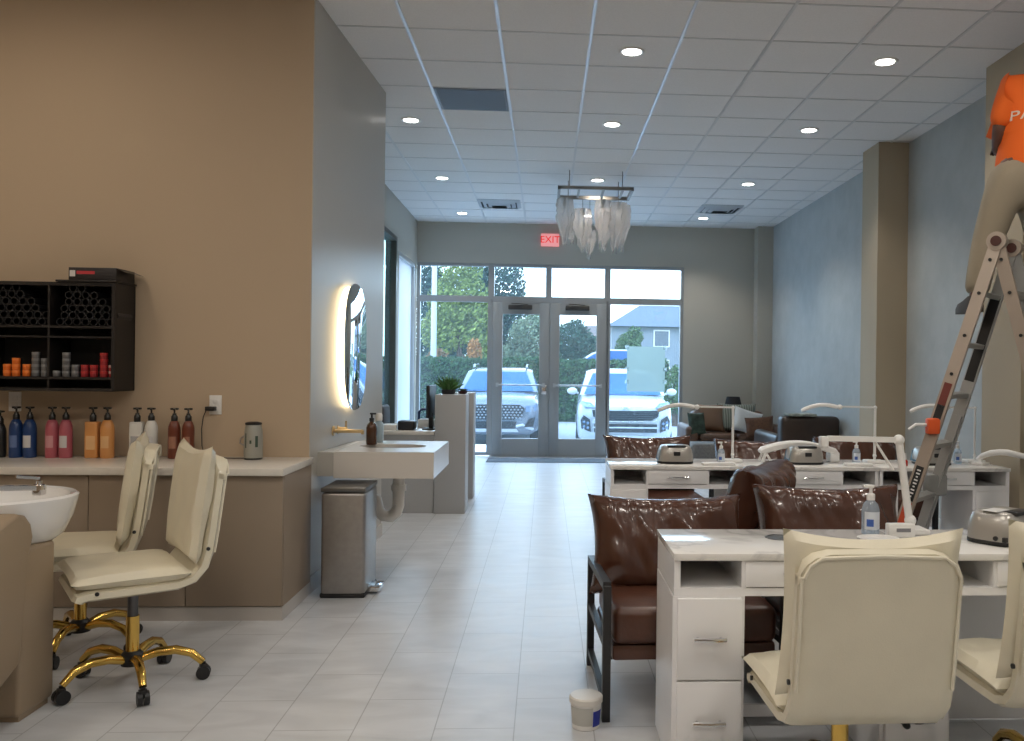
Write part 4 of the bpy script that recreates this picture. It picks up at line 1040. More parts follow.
# far rail dark label
a2 = lb+rd*1.15; b = B(); b.bar(a2.lerp(top+rd, .62)-O-rdn*.0175, a2.lerp(top+rd, .86)-O-rdn*.0175, .058, .003, up=rdn); obj('black_label', b, BLACK, t)
p = a.lerp(top, .50)-O-rdn*.03
b = B(); b.box(p.x-.045, p.x+.03, p.y-.03, p.y+.03, p.z-.055, p.z+.04, .014, 2)
obj('orange_lock', b, mat('orange_plastic', (.75, .10, .015), .4), t)
p2 = a2.lerp(top+rd, .31)-O; b = B(); b.box(p2.x-.07, p2.x+.06, p2.y-.05, p2.y+.05, p2.z-.06, p2.z+.08, .02, 2); obj('rail_bracket', b, mat('grey_bracket', (.25, .25, .24), .5), t)
b = B(); q = a.lerp(top, .50)-O; b.tube([q+Vector((-.05, -.02, .0)), q+Vector((-.13, -.02, -.0)), q+Vector((-.17, -.02, -.03))], .010, 8); obj('release_lever', b, WHITEP, t)

# ================================================================== PERSON ON THE LADDER
def skin_mesh(name, verts, edges, radii, m, parent, sub=2, root=0):
    me = bpy.data.meshes.new(name); me.from_pydata([Vector(v) for v in verts], edges, []); 
    o = bpy.data.objects.new(name, me); COL.objects.link(o); o.parent = parent
    md = o.modifiers.new('skin', 'SKIN'); md.use_smooth_shade = True
    for i, r in enumerate(radii):
        sv = me.skin_vertices[0].data[i] if me.skin_vertices else None
        if sv is None: break
        sv.radius = r if hasattr(r, '__len__') else (r, r); sv.use_root = (i == root)
    s = o.modifiers.new('sub', 'SUBSURF'); s.levels = sub; s.render_levels = sub
    me.materials.append(m)
    return o
def ensure_skin(me):
    if not me.skin_vertices:
        bm = bmesh.new(); bm.from_mesh(me); bm.verts.layers.skin.verify(); bm.to_mesh(me); bm.free()
def skinned(name, nodes, edges, m, parent, sub=2, bake=True):
    """nodes: dict key -> (pos, radius)"""
    keys = list(nodes); idx = {k: i for i, k in enumerate(keys)}
    me = bpy.data.meshes.new(name); me.from_pydata([Vector(nodes[k][0]) for k in keys], [(idx[a], idx[b]) for a, b in edges], [])
    ensure_skin(me)
    for i, k in enumerate(keys):
        r = nodes[k][1]; sv = me.skin_vertices[0].data[i]; sv.radius = r if hasattr(r, '__len__') else (r, r); sv.use_root = (i == 0)
    o = bpy.data.objects.new(name, me); COL.objects.link(o)
    md = o.modifiers.new('skin', 'SKIN'); md.use_smooth_shade = True
    s = o.modifiers.new('sub', 'SUBSURF'); s.levels = sub; s.render_levels = sub
    me.materials.append(m)
    dg = bpy.context.evaluated_depsgraph_get(); nm = bpy.data.meshes.new_from_object(o.evaluated_get(dg))
    bpy.data.objects.remove(o)
    nm.shade_smooth(); o = bpy.data.objects.new(name, nm); COL.objects.link(o); o.parent = parent
    if not nm.materials: nm.materials.append(m)
    return o
t = thing('person', 'person in orange t-shirt and khaki trousers standing high on the ladder', 'person', (2.86, 5.23, 1.76))
# local frame: +Y toward far wall (person's front), x right
N = {
 'pelvis': ((0, 0, .85), (.12, .09)), 'waist': ((.05, .0, 1.02), (.115, .085)), 'chest': ((.10, .02, 1.23), (.155, .11)), 'upper': ((.14, .02, 1.38), (.125, .095)), 'neck': ((.155, .035, 1.47), .056), 'jaw': ((.16, .06, 1.53), (.062, .072)), 'head': ((.16, .06, 1.61), (.078, .092)), 'crown': ((.16, .05, 1.675), (.058, .072)),
 'lsh': ((-.045, .02, 1.39), .056), 'lel': ((-.10, .03, 1.13), .046), 'lfo': ((-.06, .12, 1.04), .041), 'lwr': ((.02, .27, 1.06), .028), 'lpa': ((.04, .33, 1.07), (.036, .018)),
 'rsh': ((.33, .02, 1.41), .056), 'rel': ((.46, .12, 1.56), .044), 'rfo': ((.47, .20, 1.63), .039), 'rwr': ((.44, .34, 1.70), .028), 'rpa': ((.43, .40, 1.72), (.036, .018)),
 'lhip': ((-.09, 0, .78), .098), 'lkn': ((-.165, .03, .45), .068), 'lca': ((-.215, .0, .27), .058), 'lan': ((-.265, -.02, .075), .038), 'lto': ((-.275, .10, .04), .034),
 'rhip': ((.11, 0, .78), .098), 'rkn': ((.19, .04, .45), .068), 'rca': ((.21, .0, .27), .058), 'ran': ((.235, -.02, .075), .038), 'rto': ((.245, .10, .04), .034),
}
E_ = [('pelvis', 'waist'), ('waist', 'chest'), ('chest', 'upper'), ('upper', 'neck'), ('neck', 'jaw'), ('jaw', 'head'), ('head', 'crown'), ('upper', 'lsh'), ('lsh', 'lel'), ('lel', 'lfo'), ('lfo', 'lwr'), ('lwr', 'lpa'), ('upper', 'rsh'), ('rsh', 'rel'), ('rel', 'rfo'), ('rfo', 'rwr'), ('rwr', 'rpa'),
      ('pelvis', 'lhip'), ('lhip', 'lkn'), ('lkn', 'lca'), ('lca', 'lan'), ('lan', 'lto'), ('pelvis', 'rhip'), ('rhip', 'rkn'), ('rkn', 'rca'), ('rca', 'ran'), ('ran', 'rto')]
for s, w in (('l', -1), ('r', 1)):
    p = Vector(N[s+'pa'][0]); q = Vector(N[s+'wr'][0]); d = (p-q).normalized(); sd = Vector((1, 0, 0)); sd = (sd-d*sd.dot(d)).normalized(); up_ = d.cross(sd)
    for i, (o_, L) in enumerate(((-.024, .062), (-.008, .074), (.009, .068), (.025, .052))):
        b0 = p+d*.02+sd*o_; b1 = b0+d*L*.5; b2 = b1+d*L*.35-Vector((0, 0, 1))*L*.3
        for j, bb in enumerate((b0, b1, b2)): N['%sf%d%d' % (s, i, j)] = (tuple(bb), .0085-.001*j)
        E_ += [(s+'pa', '%sf%d0' % (s, i)), ('%sf%d0' % (s, i), '%sf%d1' % (s, i)), ('%sf%d1' % (s, i), '%sf%d2' % (s, i))]
    tb0 = p-d*.03-sd*w*.036; tb1 = tb0+d*.035-sd*w*.018
    N[s+'t0'] = (tuple(tb0), .010); N[s+'t1'] = (tuple(tb1), .009); E_ += [(s+'wr', s+'t0'), (s+'t0', s+'t1')]
body = skinned('body', N, E_, SKIN, t)
# face and ears on the head (turned to the wall)
hx, hy, hz = .16, .06, 1.605
b = B(); b.sph((hx, hy+.098, hz-.012), (.013, .018, .022), 10, 8); obj('nose', b, SKIN, t)
b = B(); b.sph((hx, hy+.085, hz-.055), (.024, .014, .009), 10, 8); obj('mouth', b, SKIN, t)
for s in (-1, 1):
    b = B(); b.sph((hx+s*.079, hy, hz-.005), (.010, .020, .03), 10, 8); obj('ear', b, SKIN, t)
    b = B(); b.sph((hx+s*.031, hy+.083, hz+.012), (.013, .010, .009), 10, 8); obj('eye', b, mat('eye_white', (.6, .58, .55), .3), t)
b = B(); b.sph((hx, hy-.012, hz+.035), (.084, .092, .075), 20, 14); obj('hair', b, HAIR, t)
S = {'c': ((.10, .02, 1.23), (.188, .140)), 'w': ((.05, .0, 1.03), (.175, .135)), 'b': ((-.005, 0, .75), (.196, .150)), 'u': ((.14, .02, 1.38), (.15, .115)), 'n': ((.155, .03, 1.455), (.068, .068)),
     'ls': ((-.035, .02, 1.395), .084), 'la': ((-.068, .025, 1.27), .082), 'le': ((-.094, .03, 1.12), .084), 'rs': ((.325, .02, 1.415), .080), 're': ((.41, .08, 1.50), .078)}
obj_s = skinned('t_shirt', S, [('b', 'w'), ('w', 'c'), ('c', 'u'), ('u', 'n'), ('u', 'ls'), ('ls', 'la'), ('la', 'le'), ('u', 'rs'), ('rs', 're')], ORANGE, t)
P = {'p': ((0, 0, .83), (.172, .135)), 'w': ((.015, 0, .97), (.168, .13)), 'lh': ((-.09, 0, .72), .122), 'lk': ((-.165, .03, .45), .096), 'lc': ((-.222, 0, .26), .084), 'la': ((-.258, -.018, .10), .074),
     'rh': ((.105, 0, .72), .122), 'rk': ((.19, .04, .45), .096), 'rc': ((.212, 0, .26), .084), 'ra': ((.233, -.018, .10), .074)}
skinned('trousers', P, [('p', 'w'), ('p', 'lh'), ('lh', 'lk'), ('lk', 'lc'), ('lc', 'la'), ('p', 'rh'), ('rh', 'rk'), ('rk', 'rc'), ('rc', 'ra')], KHAKI, t)
SHOE = mat('dark_work_shoe', (.05, .035, .025), .6)
for s, x in ((-1, -.27), (1, .24)):
    b = B(); b.ring([[(x+w*c*.047, y+.0, z) for c, z in ((-1, .0), (1, .0), (1, h*.5), (.7, h), (-.7, h), (-1, h*.5))] for y, w, h in ((-.085, .6, .07), (-.06, .85, .10), (.0, .9, .10), (.06, 1, .075), (.13, .95, .06), (.175, .5, .045))])
    obj('shoe', b, SHOE, t)
b = B(); b.join_text('PAINT', .08, Matrix.Translation((.035, -.2, 1.185)) @ Matrix.Rotation(PI/2, 4, 'X'), extrude=.002)
bmesh.ops.subdivide_edges(b.bm, edges=b.bm.edges[:], cuts=1)
for v in b.bm.verts:      # lay the print onto the cloth
    hit = obj_s.ray_cast(Vector((v.co.x, -1, v.co.z)), Vector((0, 1, 0)))
    v.co.y = (hit[1].y if hit[0] else -.1)-.006+(v.co.y+.2)
obj('shirt_print', b, mat('shirt_print_white', (.75, .6, .5), .7), t)

# ================================================================== OUTSIDE
GZ = -.26
struct('ground_outside', B().box(-40, 40, YF+.12, 29, GZ-.1, GZ), mat('pale_asphalt', (.42, .44, .46), .9, noise_amt=.1, nscale=30))
struct('sidewalk_outside', B().box(-14, 14, YF+.12, 16.0, GZ, -.005), mat('concrete_walk', (.78, .79, .80), .85, noise_amt=.06, nscale=9))
struct('bank_outside', B().prism([(27, GZ), (29.5, .55), (60, .9), (60, -.3), (27, -.3)], 'x', -60, 60), mat('grass_bank', (.07, .11, .04), .95, noise_amt=.3, nscale=5))
struct('street_outside', B().prism([(31, .63), (40, .74), (40, .80), (31, .70)], 'x', -60, 60), mat('street_asphalt', (.28, .29, .30), .9))
struct('white_backdrop_outside', B().box(-6.5, -6.2, 5.5, 24, GZ, 3.4), mat('backdrop_white', (.80, .81, .80), .9))  # added pale wall that gives the side windows a bright white view
# cars
def car(lab, loc, rz, paint, style, detail=True):
    t = thing('parked_car', lab, 'car', loc, rz, 'cars seen through the storefront')
    DARK = mat('car_black_trim', (.015, .016, .018), .4); CG = mat('car_window_glass', (.03, .12, .32), .2, spec=.3)  # blue of the window glass is reflected sky put into its colour
    TY = mat('tyre_rubber', (.02, .02, .021), .8); LAMP = mat('headlamp_lens', (.16, .24, .36), .15, coat=.3); AR = mat('alloy_wheel', (.45, .46, .48), .3, metal=.8)
    st = [(0, .62, .36, .72), (.05, .80, .27, .90), (.16, .88, .23, .985), (.40, .925, .21, 1.035), (.95, .935, .2, 1.085), (1.30, .935, .2, 1.12), (2.4, .935, .2, 1.14), (3.9, .93, .22, 1.16), (4.4, .90, .25, 1.14), (4.55, .80, .34, 1.0)]
    b = B(); loops = []
    for y, w, zb, zt in st:
        H1 = zt-zb
        half = [(w*.80, zb), (w*.97, zb+.10), (w, zb+.30*H1), (w*1.0, zb+.62*H1), (w*.965, zb+.85*H1), (w*.88, zb+.95*H1), (w*.6, zt), (w*.25, zt+.012)]
        loops.append([(x, y, z) for x, z in half]+[(-x, y, z) for x, z in reversed(half)])
    b.ring(loops); obj('car_body', b, paint, t, angle=50)
    # cabin
    b = B()
    cab = [(1.22, .80, 1.09, 1.12), (1.95, .66, 1.12, 1.575), (2.15, .65, 1.12, 1.62), (2.9, .65, 1.12, 1.655), (3.7, .63, 1.12, 1.62), (4.15, .60, 1.12, 1.52), (4.42, .66, 1.12, 1.16)]
    loops = []
    for y, wt, zb, zt in cab:
        wb = .85
        half = [(wb, zb-.03), (wb*.985, zb+.02), ((wt+wb*.12)*.9+.06, zb+(zt-zb)*.88), (wt*.9, zt-.012), (wt*.4, zt)]
        loops.append([(x, y, z) for x, z in half]+[(-x, y, z) for x, z in reversed(half)])
    b.ring(loops); obj('car_roof', b, paint, t, angle=40)
    # windscreen
    b = B(); b.sheet(lambda u, v: Vector(((u*2-1)*(.79*(1-v)+.60*v), 1.205+.70*v-.05*(1-(u*2-1)**2)*1.0-.028, 1.115+.425*v+.012)), 10, 6); obj('windscreen', b, CG, t)
    for s in (-1, 1):
        b = B(); poly = [(1.55, 1.17), (2.1, 1.50), (3.6, 1.52), (4.0, 1.40), (4.1, 1.19)]
        b.ring([[(s*(.862-(z-1.15)*.38), y, z) for y, z in poly], [(s*(.870-(z-1.15)*.38), y, z) for y, z in poly]]); obj('side_window', b, CG, t)
        b = B(); b.sph((s*1.03, 1.5, 1.18), (.11, .07, .075), 14, 10); b.bar((s*.90, 1.52, 1.14), (s*1.0, 1.5, 1.16), .05, .04); obj('side_mirror', b, paint, t)
        if style == 'a':
            b = B(); b.tube([(s*.60, 2.0, 1.64), (s*.61, 2.2, 1.70), (s*.61, 3.4, 1.72), (s*.60, 3.7, 1.66)], .022, 8); obj('roof_rail', b, paint, t)
        for y in (.92, 3.65):
            b = B(); b.cyl((s*.72, y, .35), (s*.945, y, .35), .35, n=28); wq = obj('wheel', b, TY, t)
            b = B(); b.cyl((s*.90, y, .35), (s*.952, y, .35), .23, n=20); obj('rim', b, AR, wq)
    def lerp_(v, tb):
        for (a, p), (c, q) in zip(tb, tb[1:]):
            if v <= c: return p+(q-p)*max(0, (v-a)/(c-a))
        return tb[-1][1]
    def front(x, z):   # y of the nose surface
        return max(lerp_(abs(x), [(0, 0), (.60, 0), (.78, .05), (.86, .16), (.92, .34)]), lerp_(z, [(0, .1), (.27, .05), (.36, 0), (.72, 0), (.90, .05), (.985, .16), (1.035, .40)]))
    def patch(name, poly, m, dy=.03, parent=t):
        b = B(); b.ring([[(x, front(x, z)-dy, z) for x, z in poly], [(x, front(x, z)+.10, z) for x, z in poly]]); return obj(name, b, m, parent)
    CAP = mat('pearl_trim', (.62, .66, .72), .25)
    if style == 'a':
        g_ = patch('grille', [(-.56, .62), (-.62, .80), (-.52, .87), (.52, .87), (.62, .80), (.56, .62), (.4, .56), (-.4, .56)], DARK, .05)
        b = B()
        for i in range(15):
            for j in range(5):
                x = -.52+i*.0745+(j % 2)*.037; z = .60+j*.056
                if abs(x) < .56: b.ring([[(x+.028*math.cos(a), front(x, z)-.058, z+.022*math.sin(a)) for a in (0, PI/2, PI, 3*PI/2)], [(x+.012*math.cos(a), front(x, z)-.066, z+.01*math.sin(a)) for a in (0, PI/2, PI, 3*PI/2)]])
        obj('grille_mesh', b, mat('smoked_chrome', (.30, .32, .34), .3, metal=.6), g_)
        for s in (-1, 1):
            patch('headlamp', [(s*.64, .72), (s*.86, .74), (s*.87, .86), (s*.64, .84)], LAMP, .045)
            patch('bumper_vent', [(s*.60, .40), (s*.80, .42), (s*.84, .62), (s*.72, .58)], DARK, .045)
            b = B(); b.tube([(s*.44, -.015, .42), (s*.58, .0, .45), (s*.66, .02, .40), (s*.80, .07, .36)], .03, 8); obj('bumper_blade', b, CAP, t)
        patch('lower_intake', [(-.42, .38), (-.46, .52), (.46, .52), (.42, .38)], DARK, .045)
        patch('skid_plate', [(-.5, .30), (-.45, .37), (.45, .37), (.5, .30)], CAP, .055)
        patch('bonnet_badge', [(-.05, .895), (0, .925), (.05, .895), (0, .865)], CHROME, .07)
    else:
        g_ = patch('grille', [(-.62, .74), (-.64, .86), (-.10, .85), (.10, .85), (.64, .86), (.62, .74), (.5, .68), (.12, .67), (-.12, .67), (-.5, .68)], DARK, .05)
        b = B()
        for z in (.71, .75, .79, .83): b.box(-.54, .54, -.058, -.05, z-.006, z+.004)
        obj('grille_bars', b, mat('dark_chrome', (.10, .105, .11), .3, metal=.7), g_)
        b = B(); b.tube([(-.60, .01, .68), (-.5, -.01, .655), (0, -.035, .645), (.5, -.01, .655), (.60, .01, .68)], .014, 8); obj('grille_trim', b, CHROME, g_)
        for s in (-1, 1):
            patch('headlamp', [(s*.56, .90), (s*.80, .92), (s*.86, .98), (s*.84, 1.02), (s*.66, .99)], LAMP, .02)
            fo = patch('fog_lamp_panel', [(s*.66, .44), (s*.84, .50), (s*.86, .66), (s*.80, .76), (s*.68, .68)], DARK, .05)
            b = B()
            for xx, zz in ((.72, .52), (.79, .54), (.72, .61), (.79, .63)): b.sph((s*xx, front(xx, zz)-.055, zz), (.028, .015, .028), 10, 8)
            obj('fog_lamp', b, LAMP, fo)
        patch('lower_intake', [(-.60, .44), (-.60, .60), (.60, .60), (.60, .44)], DARK, .045)
        patch('bumper_strip', [(-.62, .52), (-.62, .545), (.62, .545), (.62, .52)], CAP, .055)
        patch('skid_plate', [(-.56, .28), (-.5, .38), (.5, .38), (.56, .28)], CAP, .05)
        b = B(); b.ring([[(.075*k*math.cos(a*PI/12), -.03-.004*q, .905+.034*k*math.sin(a*PI/12)) for a in range(24)] for k, q in ((1, -10), (1, 0), (.86, 1), (.86, 0))], cap=False)
        b.join_text('KIA', .045, Matrix.Translation((0, -.036, .905)) @ Matrix.Rotation(PI/2, 4, 'X'), extrude=.004)
        obj('bonnet_badge', b, CHROME, t)
    b = B(); b.bar((-.55, 1.17, 1.135), (.1, 1.25, 1.17), .02, .015); b.bar((.0, 1.17, 1.135), (.6, 1.25, 1.17), .02, .015); obj('wiper', b, DARK, t)
    return t
PW = mat('pearl_white_car_paint', (.54, .575, .61), .22, coat=.6); PG = mat('silver_grey_car_paint', (.21, .245, .29), .22, metal=.3, coat=.6)
car('silver grey parked car with honeycomb grille seen through the left door', (-1.05, 18.5, GZ), 0, PG, 'a')
car('white parked car with slim dark grille seen through the right window', (1.53, 16.75, GZ), R(-2), PW, 'b')
# sedan on the street, side on
t = thing('distant_car', 'white car on the street beyond the hedge, half behind the poster', 'car', (2.5, 34, .70))
side = [(-2.2, .30), (-2.25, .62), (-2.05, .78), (-1.35, .88), (-.75, 1.28), (-.3, 1.42), (.6, 1.42), (1.2, 1.15), (1.55, .95), (2.15, .88), (2.25, .6), (2.2, .3)]
b = B(); b.ring([[(x*k, w, z if z < .9 or k == 1 else z-.04) for x, z in side] for w, k in ((-.85, .985), (-.78, 1), (.78, 1), (.85, .985))]); obj('car_body', b, PW, t)
b = B(); b.prism([(-1.2, .92), (-.68, 1.24), (-.28, 1.36), (.55, 1.36), (1.08, 1.12), (1.3, .94)], 'y', -.862, -.84); obj('side_window', b, mat('car_window_glass', (.1, .2, .4), .06), t)
for x in (-1.4, 1.4):
    b = B(); b.cyl((x, -.88, .32), (x, -.6, .32), .32, n=24); obj('wheel', b, mat('tyre_rubber', (.02, .02, .02), .8), t)

def foliage_mesh(name, blobs, n, size, m, parent, seed):
    rnd = random.Random(seed); vs, fs = [], []
    tot = sum(b_[3]*b_[4]*b_[5] for b_ in blobs)
    for (cx, cy, cz, rx, ry, rz) in blobs:
        k = int(n*rx*ry*rz/tot)
        for _ in range(k):
            u = Vector((rnd.gauss(0, 1), rnd.gauss(0, 1), rnd.gauss(0, 1))).normalized()*(rnd.random()**.33)
            p = Vector((cx+u.x*rx, cy+u.y*ry, cz+u.z*rz)); a = Vector((rnd.gauss(0, 1), rnd.gauss(0, 1), rnd.gauss(0, 1))).normalized(); c = a.orthogonal().normalized(); d = a.cross(c)
            s = size*(.6+rnd.random()*.8); i = len(vs)
            vs += [p-c*s, p-d*s*.55, p+c*s, p+d*s*.55]; fs.append((i, i+1, i+2, i+3))
    me = bpy.data.meshes.new(name); me.from_pydata(vs, [], fs); me.materials.append(m)
    o = bpy.data.objects.new(name, me); COL.objects.link(o)
    if parent: o.parent = parent
    return o
BARK = mat('bark', (.10, .07, .05), .9, noise_amt=.3)
def tree(lab, x, y, z0, blobs, n, size, m, seed, h=3):
    t = thing('tree', lab, 'tree', (x, y, z0), 0, 'trees beyond the parking lot')
    foliage_mesh('crown', blobs, n, size, m, t, seed)
    b = B(); b.tube([(0, 0, -.2), (.05, 0, h*.5), (0, .05, h)], [.14, .10, .05], 8); b.tube([(.03, 0, h*.4), (.5, .1, h*.9)], [.06, .02], 6); b.tube([(.03, 0, h*.5), (-.5, .1, h*1.05)], [.06, .02], 6); obj('trunk', b, BARK, t)
def lm(name, c): return mat(name, c, .8, noise_amt=.35, nscale=3)
YG = lm('yellow_green_leaves', (0.194, 0.259, 0.061)); MG = lm('mid_green_leaves', (0.086, 0.158, 0.054)); DGn = lm('dark_conifer_leaves', (0.025, 0.072, 0.054)); OG = lm('orange_leaves', (0.396, 0.187, 0.05)); PGr = lm('pale_green_leaves', (0.202, 0.259, 0.158)); HG = lm('hedge_leaves', (0.043, 0.101, 0.032))
tree('bright yellow-green tree behind the left storefront window', -3.55, 36, .7, [(0, 0, 3.3, 1.3, 1.0, 1.3), (-.5, .2, 2.2, 1.1, 1, 1.0), (.7, 0, 2.5, .9, .8, 1.0), (.1, .1, 4.6, .9, .8, .8), (.95, .2, 1.4, .6, .6, .6)], 8820, .079, YG, 1)
tree('tall dark blue-green tree behind the transom over the left door', -2.3, 47, .8, [(0, 0, 5.0, 1.25, 1.2, 1.5), (-.9, 0, 3.5, 1.4, 1.2, 1.6), (.7, 0, 3.4, 1.0, 1, 1.1), (0, 0, 2, 1.8, 1.2, 1.4), (-1.2, 0, 5.6, 1, 1, 1.2)], 10080, .099, DGn, 2, 4)
tree('dark tree at the far left edge of the storefront', -6.2, 50.5, .8, [(0, 0, 4.2, 1.5, 1.2, 2.0), (.4, 0, 2, 1.5, 1.2, 1.4), (-.8, 0, 5.6, 1.2, 1, 1.2)], 7560, .099, DGn, 3, 4)
tree('small orange-leaved tree between the hedge and dark tree', -2.62, 32.5, .65, [(0, 0, 1.25, .3, .3, .55), (-.05, 0, .7, .34, .3, .35)], 900, .06, OG, 4, 1.2)
tree('reddish autumn shrub under the yellow-green tree at left', -3.9, 32, .65, [(0, 0, .9, .45, .4, .5), (.4, 0, .6, .4, .4, .35)], 900, .07, lm('russet_leaves', (0.245, 0.144, 0.065)), 5, 1)
tree('pale hazy green tree seen through the left door glass', -.75, 40, .75, [(0, 0, 1.9, 1.0, .8, 1.1), (.35, 0, 2.6, .6, .6, .6), (-.5, 0, 1.2, .9, .8, .7), (.3, 0, .9, .8, .8, .7)], 6720, .073, PGr, 6, 2)
tree('dark round tree seen through the right door glass', 1.3, 44, .8, [(0, 0, 1.9, 1.1, .9, 1.0), (.7, 0, 1.4, .9, .8, .9), (-.8, 0, 1.3, .7, .7, .8), (.2, 0, 2.6, .5, .5, .5)], 6720, .079, lm('blue_green_leaves', (0.05, 0.108, 0.072)), 7, 2)
tree('small dark tree before the blue-grey house at right', 4.0, 43, .8, [(0, 0, 1.6, .65, .6, .8), (.3, 0, 2.2, .45, .4, .5), (-.35, 0, 1.1, .5, .5, .5)], 3780, .066, MG, 8, 2)
tree('mid green tree filling the gap behind the parked cars', -5.2, 55, .8, [(0, 0, 1.6, 2.4, 1, 1.5), (1.8, 0, 1.2, 1.6, 1, 1.2), (-1.8, 0, 2, 1.6, 1, 1.4)], 8820, .092, MG, 9, 3)
tree('leafy green shrub at the right edge of the right window', 3.75, 25.5, GZ, [(0, 0, 1.0, .32, .4, .75), (.3, 0, .8, .35, .4, .6), (.1, 0, 1.55, .22, .3, .3)], 3780, .040, MG, 10, 1.2)
# clipped hedge behind the cars
t = thing('hedge', 'long clipped green hedge behind the parked cars', 'hedge', (-1.2, 27.6, .0))
rnd = random.Random(4); vs, fs = [], []
for _ in range(15000):
    f = rnd.random(); x = -6+rnd.random()*11; top_ = 1.62+.05*noise.noise(Vector((x*.8, 0, 0)))+.04*noise.noise(Vector((x*3, 1, 0)))
    if f < .7: p = Vector((x, -.62+rnd.gauss(0, .05), -.2+rnd.random()*(top_+.2)))
    else: p = Vector((x, -.62+rnd.random()*1.2, top_+rnd.gauss(0, .03)))
    a = Vector((rnd.gauss(0, 1), rnd.gauss(0, 1)-.6, rnd.gauss(0, 1))).normalized(); c = a.orthogonal().normalized(); d = a.cross(c); s = .05*(.7+rnd.random()*.7); i = len(vs)
    vs += [p-c*s, p-d*s*.6, p+c*s, p+d*s*.6]; fs.append((i, i+1, i+2, i+3))
me = bpy.data.meshes.new('leaves'); me.from_pydata(vs, [], fs); me.materials.append(HG); o = bpy.data.objects.new('leaves', me); COL.objects.link(o); o.parent = t
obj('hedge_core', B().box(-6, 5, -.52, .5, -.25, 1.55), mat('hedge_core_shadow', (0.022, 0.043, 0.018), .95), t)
# light pole
t = thing('street_light', 'pale slender light pole standing behind the hedge at left', 'light pole', (-3.66, 29.0, .4))
obj('pole', B().cyl((0, 0, -.1), (0, 0, 7.5), .10, .07, 12), mat('pole_pale_metal', (.55, .60, .64), .5), t)
obj('pole_base', B().cyl((0, 0, -.2), (0, 0, .5), .2, n=14), mat('pole_concrete', (.4, .4, .4), .9), t)
b = B(); b.bar((0, 0, 7.45), (.8, -.2, 7.5), .06, .06); b.box(.6, 1.2, -.35, -.05, 7.44, 7.56, .03); obj('lamp_head', b, mat('pole_pale_metal', (.55, .6, .64), .5), t)
# house
SID = stripes('blue_grey_siding', (.23, .275, .33), (.26, .30, .355), 2.2)
t = thing('house', 'blue-grey two-storey house with hipped roof behind the right window', 'house', (8.2, 56, .9))
obj('wall', B().box(-4.0, 5, 0, 7, -1, 3.2), SID, t)
b = B(); b.ring([[(-4.4, -.4, 3.2), (5.4, -.4, 3.2), (5.4, 7.4, 3.2), (-4.4, 7.4, 3.2)], [(-2.0, 2.8, 4.75), (4, 2.8, 4.75), (4, 4.2, 4.75), (-2.0, 4.2, 4.75)]]); obj('roof', b, mat('blue_grey_shingle', (0.144, 0.173, 0.216), .9, noise_amt=.1, nscale=12), t)
for x in (-.85, 2.4):
    for z in (1.95, .05):
        w_ = obj('window_frame', B().box(x-.52, x+.52, -.08, .0, z-.05, z+1.05), WHITEP, t)
        obj('pane', B().box(x-.44, x+.44, -.1, -.07, z+.03, z+.97), mat('far_window_pane', (.10, .13, .17), .1), w_)
t = thing('house', 'pale far house glimpsed left of the blue-grey one over the car', 'house', (4.6, 74, 1.1))
obj('wall', B().box(-2.4, 1.6, 0, 5, -1, 2.6), mat('tan_siding', (0.331, 0.288, 0.259), .9), t)
b = B(); b.ring([[(-2.7, -.3, 2.6), (1.9, -.3, 2.6), (1.9, 5.3, 2.6), (-2.7, 5.3, 2.6)], [(-1.2, 2.4, 4.0), (.4, 2.4, 4.0), (.4, 2.6, 4.0), (-1.2, 2.6, 4.0)]]); obj('roof', b, mat('brown_shingle', (0.187, 0.151, 0.137), .9), t)

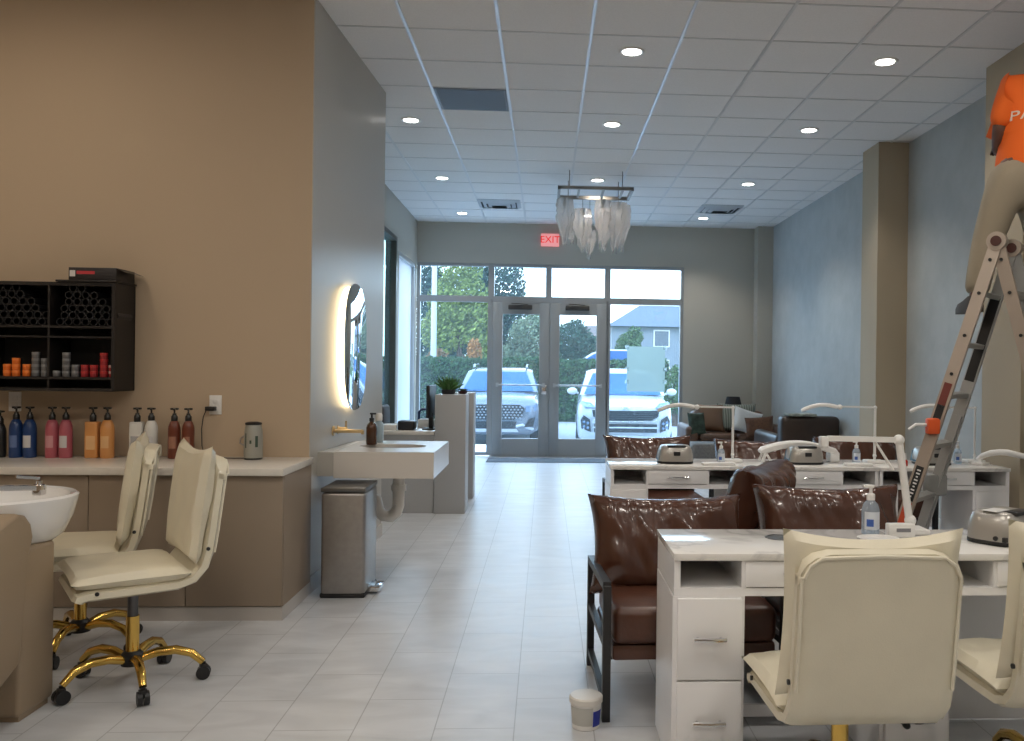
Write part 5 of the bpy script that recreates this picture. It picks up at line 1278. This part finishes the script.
# ================================================================== LIGHT
w = bpy.data.worlds.new('world'); scene.world = w; w.use_nodes = True; nt = w.node_tree; nt.nodes.clear()
o = nt.nodes.new('ShaderNodeOutputWorld'); bg = nt.nodes.new('ShaderNodeBackground')
tc = nt.nodes.new('ShaderNodeTexCoord'); s = nt.nodes.new('ShaderNodeSeparateXYZ'); cr_ = nt.nodes.new('ShaderNodeValToRGB')
nt.links.new(tc.outputs['Generated'], s.inputs[0]); nt.links.new(s.outputs['Z'], cr_.inputs['Fac'])
cr_.color_ramp.elements[0].position = 0; cr_.color_ramp.elements[0].color = (.74, .90, 1.0, 1); cr_.color_ramp.elements[1].position = .6; cr_.color_ramp.elements[1].color = (.46, .68, 1.0, 1)
nt.links.new(cr_.outputs['Color'], bg.inputs['Color']); bg.inputs['Strength'].default_value = 4.3; nt.links.new(bg.outputs[0], o.inputs['Surface'])
def area(name, loc, rot, sx, sy, e, col, portal=False):
    L = bpy.data.lights.new(name, 'AREA'); L.shape = 'RECTANGLE'; L.size = sx; L.size_y = sy; L.energy = e; L.color = col
    if portal: L.cycles.is_portal = True
    lo = bpy.data.objects.new(name, L); COL.objects.link(lo); lo.location = loc; lo.rotation_euler = rot; return lo
area('storefront_portal', (.07, YF+.2, 1.5), (-PI/2, 0, 0), 4.3, 3.0, 1, (1, 1, 1), True)
# daylight pouring through the storefront: sky light from above the street
area('daylight', (.2, YF+3.0, 4.3), (R(-62), 0, 0), 5.5, 2.4, 620, (.55, .78, 1.0))
# the same downlights carry on over the rear of the salon, above and behind the camera
for x in (-4.7, -2.9, -1.2, .58, 2.4):
    for y in (-.6, 1.9, 4.2):
        if x == -1.2 and y == 4.2: continue
        L = bpy.data.lights.new('rear_downlight', 'AREA'); L.shape = 'DISK'; L.size = .3; L.energy = (17 if y < 3 else 12.5) if x > -2 else 9.5; L.color = (1, .93, .84) if x > -2 else (1, .85, .67)
        lo = bpy.data.objects.new('rear_downlight', L); COL.objects.link(lo); lo.location = (x, y, H-.03)
sun = bpy.data.lights.new('sun', 'SUN'); sun.energy = 1.6; sun.angle = R(8); sun.color = (1, .95, .86)
so = bpy.data.objects.new('sun', sun); COL.objects.link(so); so.rotation_euler = (R(52), 0, R(-35))

scene.view_settings.view_transform = 'Standard'; scene.view_settings.look = 'None'; scene.view_settings.exposure = 0; scene.view_settings.gamma = 1
cy_ = scene.cycles; cy_.use_denoising = True; cy_.max_bounces = 8; cy_.diffuse_bounces = 4; cy_.glossy_bounces = 4; cy_.transparent_max_bounces = 16; cy_.sample_clamp_indirect = 6; cy_.caustics_reflective = False; cy_.caustics_refractive = False
